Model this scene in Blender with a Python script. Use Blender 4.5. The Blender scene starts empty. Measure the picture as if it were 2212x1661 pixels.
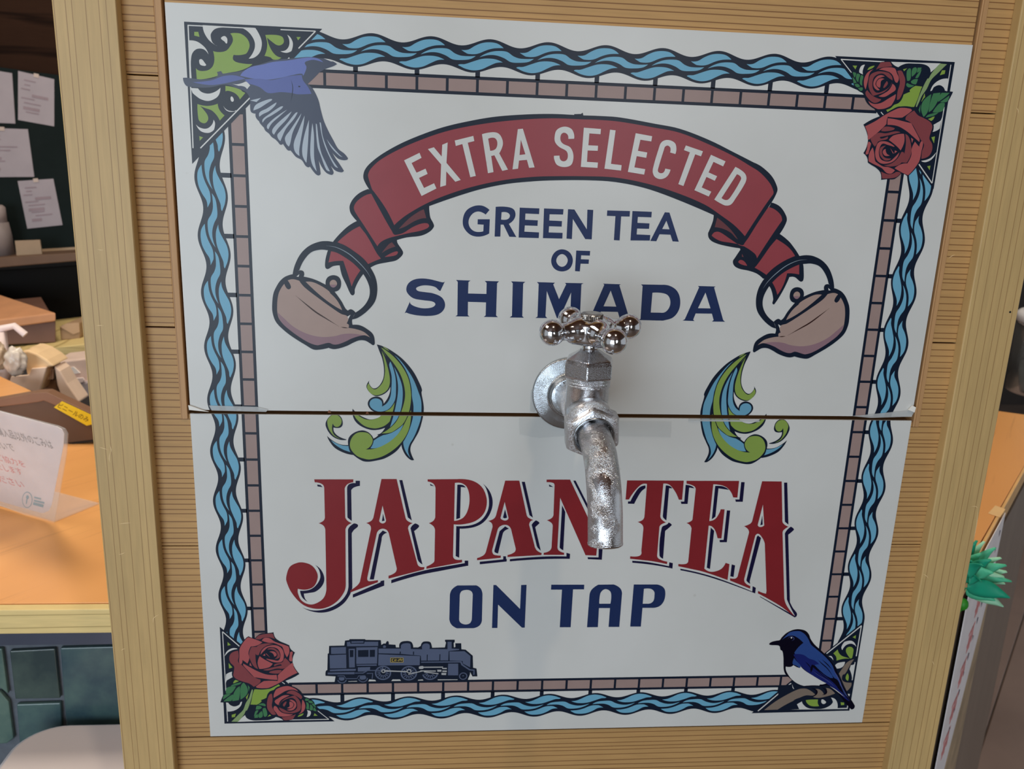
import bpy, bmesh, math, random
from math import sin, cos, pi, radians
from mathutils import Vector, Matrix
from mathutils.geometry import tessellate_polygon
random.seed(7)
SC = bpy.context.scene
COL = SC.collection

# ------------------------------------------------------------------ camera, world, lights, exposure
# local frame: millimetres from the middle of the square sign, x right, y away from the viewer, z up
OZ = 1.15                                             # height of the sign's middle above the floor
def W(x, y, z): return Vector((x/1000, y/1000, OZ + z/1000))
FPX, CX, CY = 1810.0, 1106.0, 830.5                   # focal length in pixels of the 2212 x 1661 frame
CAM = Vector((-90.4316, -568.8634, 171.3668))
FWD = Vector((0.08775622, 0.96359515, -0.25255343))
RGT = Vector((0.99603178, -0.08110853, 0.03663462))
UPV = Vector((-0.01481671, 0.25476616, 0.96688917))
cam_d = bpy.data.cameras.new('camera')
cam_d.sensor_width = 36; cam_d.sensor_fit = 'HORIZONTAL'; cam_d.lens = 36*FPX/2212
cam_d.clip_start = 0.02
cam_d.dof.use_dof = True; cam_d.dof.focus_distance = 0.54; cam_d.dof.aperture_fstop = 18
cam = bpy.data.objects.new('camera', cam_d); COL.objects.link(cam)
R3 = Matrix((RGT, UPV, -FWD)).transposed()
cam.matrix_world = Matrix.Translation(W(*CAM)) @ R3.to_4x4()
SC.camera = cam

world = bpy.data.worlds.new('daylight'); SC.world = world; world.use_nodes = True
bg = world.node_tree.nodes['Background']
bg.inputs[0].default_value = (0.88, 0.94, 1.0, 1); bg.inputs[1].default_value = 0.75

def area(name, loc, aim, size, power, color, size_y=None):
    d = bpy.data.lights.new(name, 'AREA'); d.energy = power; d.color = color
    d.shape = 'RECTANGLE'; d.size = size; d.size_y = size_y or size
    o = bpy.data.objects.new(name, d); COL.objects.link(o)
    o.location = loc
    o.rotation_euler = (Vector(aim) - Vector(loc)).to_track_quat('-Z', 'Y').to_euler()
    return o
area('window_daylight', (-1.78, -3.62, 1.20), (-1.78, 0, 1.20), 2.3, 122, (0.78, 0.90, 1.0), 2.1)
area('window_daylight', (0.75, -3.62, 1.70), (0.75, 0, 1.70), 0.7, 16, (0.90, 0.95, 1.0), 1.0)
def spot(name, loc, aim, power, color, angle, soft):
    d = bpy.data.lights.new(name, 'SPOT'); d.energy = power; d.color = color; d.spot_size = radians(angle); d.spot_blend = 0.6; d.shadow_soft_size = soft
    o = bpy.data.objects.new(name, d); COL.objects.link(o); o.location = loc
    o.rotation_euler = (Vector(aim) - Vector(loc)).to_track_quat('-Z', 'Y').to_euler()
spot('ceiling_downlight', (0.13, -0.80, 2.60), (0, -0.1, 0.9), 26, (1.0, 0.80, 0.58), 80, 0.03)
area('added_fill_lamp', (-1.15, -0.25, 2.60), (-0.6, 0, 0.6), 0.7, 16, (1.0, 0.92, 0.82))  # added unseen lamp, brightens the bin lid and the left side
area('counter_downlight', (-0.75, 0.70, 2.45), (-0.75, 0.70, 0.9), 0.5, 23, (1.0, 0.87, 0.70))
area('counter_downlight', (0.95, 0.75, 2.45), (0.95, 0.75, 0.9), 0.5, 15, (1.0, 0.89, 0.74))

vs = SC.view_settings
vs.view_transform = 'Standard'; vs.look = 'None'; vs.gamma = 1; vs.use_curve_mapping = False
vs.exposure = -0.66

# ------------------------------------------------------------------ pixel <-> place
def ray(px, py):
    return (RGT*((px-CX)/FPX) - UPV*((py-CY)/FPX) + FWD)
def aty(px, py, Y=0.0):
    d = ray(px, py); k = (Y-CAM.y)/d.y; return CAM + d*k
def atz(px, py, Z):
    d = ray(px, py); k = (Z-CAM.z)/d.z; return CAM + d*k
def atp(px, py, P, N):
    d = ray(px, py); k = (P-CAM).dot(N)/d.dot(N); return CAM + d*k

# ------------------------------------------------------------------ materials
def lin(c): return c/12.92 if c <= 0.04045 else ((c+0.055)/1.055)**2.4
def rgb(r, g, b, k=1.0):
    return tuple(min(0.95, lin(v/255)/k) for v in (r, g, b)) + (1,)
class NT:
    def __init__(s, name):
        s.m = bpy.data.materials.new(name); s.m.use_nodes = True
        s.t = s.m.node_tree; s.b = s.t.nodes['Principled BSDF']
    def n(s, typ, **kw):
        nd = s.t.nodes.new(typ)
        for k, v in kw.items(): setattr(nd, k, v)
        return nd
    def l(s, a, b): s.t.links.new(a, b)
    def math(s, op, a, b=None):
        nd = s.n('ShaderNodeMath', operation=op)
        for i, v in enumerate((a, b)):
            if v is None: continue
            if isinstance(v, (int, float)): nd.inputs[i].default_value = v
            else: s.l(v, nd.inputs[i])
        return nd.outputs[0]
    def noise(s, vec, scale, detail=2.0, rough=0.5):
        nd = s.n('ShaderNodeTexNoise'); nd.inputs['Scale'].default_value = scale
        nd.inputs['Detail'].default_value = detail; nd.inputs['Roughness'].default_value = rough
        s.l(vec, nd.inputs['Vector']); return nd.outputs['Fac']
    def mapping(s, vec, sc):
        nd = s.n('ShaderNodeMapping'); nd.inputs['Scale'].default_value = sc
        s.l(vec, nd.inputs['Vector']); return nd.outputs[0]
    def ramp(s, fac, stops):
        nd = s.n('ShaderNodeValToRGB'); e = nd.color_ramp.elements
        while len(e) < len(stops): e.new(0.5)
        for el, (p, c) in zip(e, stops): el.position = p; el.color = c
        s.l(fac, nd.inputs[0]); return nd.outputs[0]
    def mix(s, fac, a, b, mode='MIX'):
        nd = s.n('ShaderNodeMix', data_type='RGBA', blend_type=mode)
        for i, v in ((0, fac), (6, a), (7, b)):
            if isinstance(v, (tuple, float, int)): nd.inputs[i].default_value = v
            else: s.l(v, nd.inputs[i])
        return nd.outputs[2]
    def bump(s, h, strength, dist=0.001):
        nd = s.n('ShaderNodeBump'); nd.inputs['Strength'].default_value = strength
        nd.inputs['Distance'].default_value = dist
        s.l(h, nd.inputs['Height']); s.l(nd.outputs[0], s.b.inputs['Normal'])
MATS = {}
def plain(name, color, rough=0.5, metal=0.0, var=0.06, scale=30.0, **kw):
    if name in MATS: return MATS[name]
    m = NT(name)
    pos = m.n('ShaderNodeNewGeometry').outputs['Position']
    f = m.noise(pos, scale, 3)
    lo = tuple(c*(1-var) for c in color[:3]) + (1,); hi = tuple(min(1, c*(1+var)) for c in color[:3]) + (1,)
    m.l(m.ramp(f, [(0.3, lo), (0.7, hi)]), m.b.inputs['Base Color'])
    m.b.inputs['Roughness'].default_value = rough; m.b.inputs['Metallic'].default_value = metal
    for k, v in kw.items(): m.b.inputs[k].default_value = v
    MATS[name] = m.m; return m.m
def wood(name, axis, base, line, cells, width=0.07, wob=0.25, rough=0.5, tone=0.10, spec=0.4):
    """grain: thin dark lines at irregular spacing across the board. axis = direction ACROSS the grain; cells = lines per metre"""
    if name in MATS: return MATS[name]
    m = NT(name)
    pos = m.n('ShaderNodeNewGeometry').outputs['Position']
    sep = m.n('ShaderNodeSeparateXYZ'); m.l(pos, sep.inputs[0])
    sc = {'x': (30, 6, 2.2), 'z': (2.2, 6, 30), 'y': (2.2, 30, 6)}[axis]
    wn = m.noise(m.mapping(pos, sc), 1.0, 2)
    w = m.math('ADD', m.math('MULTIPLY', sep.outputs['XYZ'.index(axis.upper())], cells), m.math('MULTIPLY', wn, wob*4))
    v = m.n('ShaderNodeTexVoronoi', voronoi_dimensions='1D', feature='DISTANCE_TO_EDGE')
    v.inputs['Scale'].default_value = 1.0; v.inputs['Randomness'].default_value = 0.9
    m.l(w, v.inputs['W'])
    fine = m.noise(m.mapping(pos, tuple(q*14 for q in sc)), 1.0, 3)
    broad = m.noise(m.mapping(pos, tuple(q*0.7 for q in sc)), 1.0, 2)
    lo = tuple(c*(1-tone) for c in base[:3]) + (1,); hi = tuple(c*(1+tone) for c in base[:3]) + (1,)
    c = m.ramp(m.math('ADD', m.math('MULTIPLY', fine, 0.5), m.math('MULTIPLY', broad, 0.5)), [(0.35, lo), (0.65, hi)])
    fac = m.ramp(v.outputs['Distance'], [(0.0, (1, 1, 1, 1)), (width*0.5, (0.8, 0.8, 0.8, 1)), (width*1.6, (0, 0, 0, 1))])
    m.l(m.mix(fac, c, line), m.b.inputs['Base Color'])
    m.b.inputs['Roughness'].default_value = rough; m.b.inputs['Specular IOR Level'].default_value = spec
    m.bump(fac, -0.25, 0.0004)
    MATS[name] = m.m; return m.m

# ------------------------------------------------------------------ objects
def tag(o, label=None, cat=None, group=None, kind=None):
    if label: o['label'] = label
    if cat: o['category'] = cat
    if group: o['group'] = group
    if kind: o['kind'] = kind
    return o
def empty(name, p, label=None, cat=None, group=None):
    o = bpy.data.objects.new(name, None); o.empty_display_size = 0.05
    o.location = p; COL.objects.link(o); return tag(o, label, cat, group)
def link(name, me, parent=None):
    o = bpy.data.objects.new(name, me); COL.objects.link(o)
    if parent is not None:
        o.parent = parent; root = parent; off = Vector((0, 0, 0))
        while root is not None: off += root.location; root = root.parent
        o.location = -off if me.get('world') else (0, 0, 0)
    return o
def obj(name, bm, mats, parent=None, smooth=False, bevel=0, label=None):
    me = bpy.data.meshes.new(name); bm.normal_update(); bm.to_mesh(me); bm.free()
    me['world'] = 1
    for m in (mats if isinstance(mats, (list, tuple)) else [mats]): me.materials.append(m)
    if smooth:
        for p in me.polygons: p.use_smooth = True
    o = link(name, me, parent)
    if bevel:
        b = o.modifiers.new('edge', 'BEVEL'); b.width = bevel/1000; b.segments = 2; b.limit_method = 'ANGLE'
    if label: o['label'] = label
    return o
def box(bm, x0, x1, y0, y1, z0, z1, mi=0):
    v = [bm.verts.new(W(x, y, z)) for z in (z0, z1) for y in (y0, y1) for x in (x0, x1)]
    for f in ((0, 2, 3, 1), (4, 5, 7, 6), (0, 1, 5, 4), (1, 3, 7, 5), (3, 2, 6, 7), (2, 0, 4, 6)):
        bm.faces.new([v[i] for i in f]).material_index = mi
    return v
def prism(bm, pts, off, mi=0):
    """closed solid: polygon pts (mm, Vectors) swept by off"""
    a = [bm.verts.new(W(*p)) for p in pts]; b = [bm.verts.new(W(*(p+off))) for p in pts]
    n = len(a)
    fs = [bm.faces.new(a), bm.faces.new(b[::-1])]
    for i in range(n): fs.append(bm.faces.new((a[(i+1) % n], a[i], b[i], b[(i+1) % n])))
    for f in fs: f.material_index = mi
    bmesh.ops.recalc_face_normals(bm, faces=fs)
    return fs
def lathe(bm, prof, org, axis, seg=48, mi=0, flat=None):
    """prof = [(radius, height)] along axis from org, mm"""
    axis = axis.normalized(); u = axis.orthogonal().normalized()
    if flat is not None: u = flat.normalized()
    w = axis.cross(u); rings = []
    for r, h in prof:
        if r <= 1e-6: rings.append([bm.verts.new(W(*(org+axis*h)))])
        else: rings.append([bm.verts.new(W(*(org+axis*h+(u*cos(2*pi*i/seg)+w*sin(2*pi*i/seg))*r))) for i in range(seg)])
    for a, b in zip(rings, rings[1:]):
        for i in range(seg):
            j = (i+1) % seg
            if len(a) == 1 and len(b) == 1: continue
            if len(a) == 1: f = bm.faces.new((a[0], b[i], b[j]))
            elif len(b) == 1: f = bm.faces.new((a[i], b[0], a[j]))
            else: f = bm.faces.new((a[i], b[i], b[j], a[j]))
            f.material_index = mi
def tube(bm, path, rad, seg=24, mi=0, cap=True):
    """path: Vectors mm; rad: number or list"""
    n = len(path); rad = rad if isinstance(rad, (list, tuple)) else [rad]*n
    t0 = (path[1]-path[0]).normalized(); u = t0.orthogonal().normalized(); rings = []
    for i, p in enumerate(path):
        t = (path[min(i+1, n-1)]-path[max(i-1, 0)]).normalized()
        u = (u - t*u.dot(t)).normalized(); w = t.cross(u)
        rings.append([bm.verts.new(W(*(p+(u*cos(2*pi*k/seg)+w*sin(2*pi*k/seg))*rad[i]))) for k in range(seg)])
    for a, b in zip(rings, rings[1:]):
        for k in range(seg): bm.faces.new((a[k], b[k], b[(k+1) % seg], a[(k+1) % seg])).material_index = mi
    if cap:
        for r in (rings[0][::-1], rings[-1]): bm.faces.new(r).material_index = mi
    bmesh.ops.recalc_face_normals(bm, faces=bm.faces[:])
def curve3(pts, n=8):
    out = []
    for i in range(len(pts)-1):
        p0, p1, p2, p3 = pts[max(i-1, 0)], pts[i], pts[i+1], pts[min(i+2, len(pts)-1)]
        for k in range(n):
            t = k/n
            out.append(0.5*((2*p1)+(p2-p0)*t+(2*p0-5*p1+4*p2-p3)*t*t+(3*p1-p0-3*p2+p3)*t**3))
    out.append(pts[-1]); return out
# ------------------------------------------------------------------ printed artwork: outlines in crop coordinates of the photograph
CROPS = {'A': (380, 20, 400), 'B': (500, 160, 300), 'D': (680, 50, 400), 'E': (1780, 100, 320), 'F': (1780, 220, 320),
         'G': (460, 1330, 280), 'H': (460, 1400, 280), 'I': (1610, 1335, 280), 'T': (690, 1360, 360), 'J': (560, 480, 400),
         'R': (1500, 470, 360), 'U': (680, 720, 280), 'N': (780, 240, 480), 'O': (1240, 240, 480), 'Q': (860, 420, 740),
         'K': (600, 1020, 520), 'L': (1020, 1020, 380), 'M': (1340, 1020, 400), 'S': (860, 580, 370), 'X': (1230, 580, 370),
         'P': (940, 1240, 520), 'Z': (690, 380, 270*2212/1725), 'V': (680, 820, 280), 'a': (0, 0, 2212)}
def to_mm(crop, x, y):
    x0, y0, w = CROPS[crop]; s = w/2212
    p = aty(x0+x*s, y0+y*s, 0.0); return (p.x, p.z)
def parse(s):
    """'@A 1,2 3,4* ...' -> [contours]; contour = [(x, z, corner)] in sign millimetres. leading ! = straight polygon"""
    cs = []; crop = 'a'
    for part in s.split('|'):
        c = []; poly = False
        for tok in part.replace('!', ' ! ').split():
            if tok == '!': poly = True
            elif tok[0] == '@': crop = tok[1]
            else:
                cor = tok.endswith('*'); x, y = tok.rstrip('*').split(',')
                c.append((*to_mm(crop, float(x), float(y)), cor or poly))
        cs.append(c)
    return cs
def smooth(c, n=5, closed=True):
    m = len(c); out = []
    for i in range(m if closed else m-1):
        p1 = c[i]; p2 = c[(i+1) % m]
        if p1[2] and p2[2]: out.append(p1[:2]); continue
        p0 = c[i-1] if (closed or i > 0) else p1; p3 = c[(i+2) % m] if (closed or i+2 < m) else p2
        d = math.hypot(p2[0]-p1[0], p2[1]-p1[1])
        def tan(a, b, c_):
            t = ((c_[0]-a[0]), (c_[1]-a[1])); l = math.hypot(*t) or 1
            return (t[0]/l*d, t[1]/l*d)
        t1 = None if p1[2] else tan(p0, p1, p2); t2 = None if p2[2] else tan(p1, p2, p3)
        if t1 is None: t1 = tuple(2*(p2[k]-p1[k])-t2[k] for k in (0, 1)); t1 = tuple(0.7*v for v in t1)
        if t2 is None: t2 = tuple(2*(p2[k]-p1[k])-t1[k] for k in (0, 1)); t2 = tuple(0.7*v for v in t2)
        for k in range(n):
            t = k/n; a = 2*t**3-3*t*t+1; b = t**3-2*t*t+t; e = -2*t**3+3*t*t; g = t**3-t*t
            out.append(tuple(a*p1[q]+b*t1[q]+e*p2[q]+g*t2[q] for q in (0, 1)))
    if not closed: out.append(c[-1][:2])
    return out
def stroke(c, w, taper=False):
    p = smooth(c, 6, False) if len(c) > 2 else [q[:2] for q in c]
    n = len(p); L = []; Rr = []
    for i in range(n):
        a = p[max(i-1, 0)]; b = p[min(i+1, n-1)]
        dx, dy = b[0]-a[0], b[1]-a[1]; l = math.hypot(dx, dy) or 1
        h = w/2*(max(0.12, sin(pi*(i+0.0001)/(n-1))) if taper else 1)
        L.append((p[i][0]-dy/l*h, p[i][1]+dx/l*h)); Rr.append((p[i][0]+dy/l*h, p[i][1]-dx/l*h))
    return L + Rr[::-1]
def disc(cx, cz, r, n=24): return [(cx+r*cos(2*pi*i/n), cz+r*sin(2*pi*i/n)) for i in range(n)]
def ring(cx, cz, r, w, n=32): return [disc(cx, cz, r+w/2, n), disc(cx, cz, r-w/2, n)]
def build_shapes(lst):
    """[(colour, spec)] -> [(colour, [contours xz])]; spec prefix S<width crop px>: stroke, s<width>: tapered stroke"""
    out = []
    for col, s in lst:
        s = s.strip()
        if s[0] in 'Ss' and s[1].isdigit():
            head, rest = s.split(' ', 1)
            crop = rest.split('@')[1][0]; w = float(head[1:])
            a = to_mm(crop, 1000, 800); b = to_mm(crop, 1000+w, 800)
            out.append((col, [stroke(parse(rest)[0], math.hypot(a[0]-b[0], a[1]-b[1]), s[0] == 's')]))
        else: out.append((col, [smooth(c) for c in parse(s)]))
    return out
def xf(shapes, f): return [(c, [[f(*p) for p in k] for k in cs]) for c, cs in shapes]

TRI_CORNER = [('k', '@A !97,148 1748,234 @a 415.3,354'), ('w', 'S14 @A 146,192* 205,1659*'), ('w', 'S12 @A 140,192* 1668,262*'),
 ('w', 'S14 @A 1668,262* 293,1659*'), ('k', '@A !940,215 1250,232 1250,275 940,260'), ('k', '@A !1330,540 1440,430 1480,490 1370,600'),
 ('w', '@A 320,190* 335,270 380,350 430,400 495,440* 440,400 418,340 420,290 470,235 560,218 720,225 790,225 870,275 930,360 945,440 920,520 870,590* 940,575 1000,520 1025,440 1022,370 990,290 950,225*'),
 ('w', '@A 160,372* 250,385 330,440 370,490 390,540* 350,490 300,470 240,480 195,530 180,610 180,700 188,825* 172,825*'),
 ('w', '@A 540,340 580,320 610,345 615,385 605,410 580,385 545,358'), ('w', '@A 278,620 285,600 310,598 345,640 360,670 325,675 290,660'),
 ('g', '@A 650,290* 700,283 780,295 850,350 880,420 870,480 830,535 690,545* 690,610 780,645 915,655* 870,690 760,735 600,765 450,810 330,835 250,835* 240,705* 270,730 320,738 390,725 440,680 460,600 445,500* 520,512 600,495 650,440 680,380 675,330'),
 ('g', '@A !220,270 268,270 282,330 220,315'),
 ('g', '@A 1068,308* 1200,308 1270,330 1290,375 1280,410 1240,432 1200,425 1150,390 1090,340* 1110,420 1150,500 1200,555 1260,578* 1220,600 1160,600 1130,575 1058,558* 1085,480 1090,400'),
 ('w', '@A 1330,305* 1370,340 1398,410 1380,500* 1330,520 1280,515 1250,500* 1310,490 1350,440 1355,370'), ('g', '@A !1440,332 1492,332 1460,372'),
 ('w', '@A 178,940* 265,945* 310,990 390,1008 470,985 532,938* 520,1010 480,1060 390,1095 300,1075 240,1035 200,1000*'),
 ('g', '@A 592,915* 700,935 780,965* 790,980* 830,1000* 765,1078* 745,1040 700,1000 630,975 592,980*'),
 ('w', '@A 655,1050 670,1042 690,1070 690,1095 672,1105 655,1085'), ('w', '@A 568,1155* 590,1185 630,1210 700,1217* 720,1205* 720,1215* 650,1225 600,1205'),
 ('g', '@A 258,1132* 380,1155 500,1128* 520,1200 582,1268* 525,1330* 490,1270 430,1210 350,1180 290,1155* 340,1210 380,1270 385,1320 350,1360 300,1350 270,1310'),
 ('w', '@A 240,1375* 290,1415 370,1425 430,1380 450,1320* 468,1360 455,1440* 400,1475 330,1470 280,1440'), ('g', '@A !280,1515 325,1530 285,1572')]
FLY_BIRD = [('f', '@A 85,820* 130,818 300,838 420,830 495,800 490,750* 540,738* 560,770* 680,755 800,735 900,685 1000,660 1160,610 1350,590 1500,575 1600,570 1720,585 1770,590 1850,622 1880,625 1925,655* 1880,680 1790,712 1740,740 1720,750 1680,790 1620,850 1575,890* 1630,940* @B 1340,310 1390,430 1420,560 1470,740 1540,900 1620,1050 1700,1190 1800,1270 1855,1340* 1840,1365 1770,1370 1690,1340 1600,1240* 1650,1330 1720,1430 1790,1540* 1750,1565 1640,1525 1530,1370* 1590,1480 1625,1560 1620,1590* 1590,1605 1510,1570 1440,1480 1385,1360* 1405,1470 1420,1590* 1385,1615 1330,1580 1250,1470* 1225,1485 1180,1460 1120,1370 1030,1320 970,1250 940,1215* 900,1215 860,1170 820,1110* 780,1125 740,1080 695,1035* 640,1000 600,950 540,900 520,855* 460,790 440,750* 390,690 385,630* 320,610 300,560 300,450* @A 850,1000 720,940 600,900 400,935 200,930 120,910'),
 ('f2', '@A 200,870* 420,850 560,800 700,790 830,830* 700,860 560,890 400,905'),
 ('w', '@A 668,888* 740,895 830,865* 865,868* 870,890* 888,910* 850,955* 820,925 750,915*'),
 ('f1', '@A 770,795* 800,750 900,690 1040,660 1160,630 1350,610 1500,585 1600,575 1700,590 1760,635* 1650,605 1580,615 1540,640 1560,690 1540,760 1520,795* 1505,770 1400,785 1250,820 1100,840 900,825*'),
 ('f2', '@A 820,840* 1000,830 1150,845 1350,800 1505,785* 1520,850 1580,930 1620,1010* 1450,1015 1380,1000 1250,990 1100,1000 1000,930 870,890*'),
 ('k', 's9 @A 1375,840 1395,920 1390,1020 1370,1110'), ('k', '!@A 1462,915 1490,918 1480,932 1465,930')] + [('fe', '@B '+q) for q in (
 '350,580* 380,500 460,450 600,400 650,400* 640,420 560,470 450,540', '445,680* 450,610 560,550 700,460 720,455* 690,510 600,590 500,640',
 '497,775* 500,720 600,640 780,520 825,515* 790,560 640,660 550,710', '590,880* 565,850 580,800 700,690 890,565* 760,680 640,790',
 '680,965* 650,930 660,870 760,760 960,595* 880,720 740,870', '780,1070* 730,980 780,910 900,770 1020,620 1055,610* 1000,710 870,870 800,1020',
 '915,1155* 870,1100 855,1010 930,900 1115,625* 1080,720 980,920 935,1110', '1085,1305* 1010,1230 995,1100 1060,920 1165,660* 1150,800 1100,1080 1080,1220',
 '1195,1415* 1130,1280 1145,1050 1235,730* 1230,900 1220,1100 1205,1300', '1360,1550* 1280,1420 1255,1200 1290,780* 1315,980 1315,1180 1320,1350',
 '1570,1550* 1510,1520 1420,1290 1370,1150 1345,790* 1360,800 1390,1050 1430,1250 1510,1430', '1700,1495* 1640,1460 1500,1180 1440,980 1405,770* 1425,780 1450,970 1510,1150 1590,1330',
 '1770,1320* 1720,1300 1600,1180 1520,1040* 1610,1160 1730,1290', '300,420* 470,380* 400,445*')]
ROSE_TRI = [('k', '@E !165,145 1952,235 @F 1635,1305'), ('w', 'S15 @E 250,195* 900,232*'), ('w', 'S12 @E 258,200* 408,392*'), ('w', 'S12 @E 848,982* 885,1025*'),
 ('w', 'S16 @F 1415,930* 1612,1215*'), ('w', 'S13 @E 1893,275* @F 1613,1215*'),
 ('w', '@E 1000,232* 1740,255* 1700,290 1650,340 1590,390* 1580,330 1540,290 1470,265 1350,258 1230,258 1150,285 1110,312* 1050,285'),
 ('w', '@E 1850,482* 1760,490 1680,530 1620,590 1585,668* 1610,660 1640,610 1720,580 1780,610 1805,665* 1840,665*'),
 ('w', '@E 610,275* 560,290 530,340 525,390* 560,415 585,435* 575,380 590,320'),
 ('w', '@F 1800,90* 1745,270 1690,310 1632,342* 1635,400 1620,450* 1680,430 1725,400*'), ('w', '@F 1450,880* 1530,865 1600,830 1675,750* 1640,820 1590,870 1520,900 1470,895'),
 ('g', '@E !425,288 492,290 468,345'), ('g', '@E 645,355* 680,310 755,290* 730,320 680,345'), ('g', '@E !1178,345 1240,328 1195,372'),
 ('gs', '@E 1730,258* 1835,268* 1790,310 1700,400 1600,500 1530,640 1460,740 1420,830 1385,905* 1370,900 1400,800 1450,670 1500,560 1545,480* 1560,480 1600,410 1680,310'),
 ('g', '@E !1760,360 1810,358 1800,412 1728,432'),
 ('g', '@E 1365,590* 1465,602* 1440,660 1400,780 1345,905* 1200,905 1110,900 1020,940 945,982* 928,950* 1030,880 1120,840 1160,740* 1200,715 1285,680* 1280,650'),
 ('g', '@E !1500,700 1510,770 1450,830'), ('g', '@E 1655,1030* 1630,1090 1585,1120* 1540,1090* 1600,1065'), ('g', '@F !1600,530 1655,515 1640,620'), ('g', '@F !1538,962 1588,952 1575,1020')]
ROSE_LEAF = [('k', '@E 415,380* 500,395 590,430 620,520 600,640 590,700* 520,670 450,600 430,500')] + [('gl', '@E '+q) for q in (
 '425,390* 475,400 470,440 450,470*', '425,460* 455,490 485,545* 440,555*', '490,410* 535,425 520,480 510,540* 475,480', '550,430* 585,450 570,520 570,590* 535,560 535,490',
 '455,570* 500,560 535,600* 490,612', '505,630* 570,615 575,650 545,668*', '1235,370* 1285,330 1295,400 1285,500 1240,515* 1230,440', '1320,335* 1375,318 1380,380 1310,455* 1305,390',
 '1395,320* 1455,318* 1430,370 1385,395*', '1455,345* 1430,420 1400,470 1360,472* 1390,420', '1400,492* 1385,540 1370,570* 1310,555 1295,525* 1340,495', '1240,548* 1300,575 1345,585* 1300,610 1250,610 1225,575')] + [
 ('k', '@E 1505,760 1600,700 1720,670 1925,680* 1870,790 1800,900 1740,1000 1640,1050 1490,1070* 1420,1000 1400,920 1440,850')] + [('gl', '@E '+q) for q in (
 '1600,715* 1580,830 1545,980 1485,1055* 1450,960 1455,870 1500,790', '1440,870* 1430,1000* 1410,950*', '1630,705* 1735,692* 1690,830 1620,940 1560,985* 1580,850', '1755,695* 1875,695* 1790,770 1700,830* 1710,760',
 '1870,735* 1860,780 1830,830 1730,832* 1790,790', '1800,850* 1795,900 1760,970 1620,985* 1660,920 1730,850', '1705,990* 1640,1035 1515,1062* 1560,1020')]
ROSE_SMALL = [('k', '@E 585,470 620,420 740,340 800,290 830,240 990,235* 1020,270 1110,320 1180,370 1215,480 1210,600 1180,740 1130,830 1050,870 980,930 850,960 760,940 650,860 600,760 590,640 580,560'),
 ('rd', '@E 775,348* 830,260 850,240 985,235* 1015,300* 850,320'), ('rl', '@E 820,350* 900,318 1050,328 1085,400 1115,480 1090,545* 1060,530 1020,430 960,380'),
 ('rd', '@E 1090,372* 1150,365 1180,410 1210,500 1190,640 1130,780 1085,800* 1095,680 1130,550 1110,430'), ('rl', '@E 735,345* 680,400 650,520 620,645* 595,580 600,480 650,390'),
 ('rd', '@E 660,560 690,430 780,380 850,375 960,395* 1010,450 1020,510* 960,470 880,410 800,420 740,470 720,560 730,640 770,690* 830,690 960,620 1015,530* 990,590 900,680 800,720 730,740* 680,660'),
 ('rl', '@E 905,450* 850,430 790,450 740,520 740,600 790,655 830,650* 790,610 765,560 800,490 850,465'), ('rl', '@E 900,490* 840,480 790,520 780,580 830,620* 840,590 850,520'),
 ('rd', '@E 935,520* 950,560 900,620 880,618* 900,570'), ('rl', '@E 1020,560* 1060,600 1065,650 1000,700 900,755 810,745* 900,700 970,650'),
 ('rd', '@E 645,655* 680,700 740,750 840,790* 850,800 790,840 730,840 650,770 615,700'), ('rl', '@E 1070,715* 1055,790 1000,885* 900,930 800,938* 700,880 660,815* 740,860 850,845 960,780')]
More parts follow.
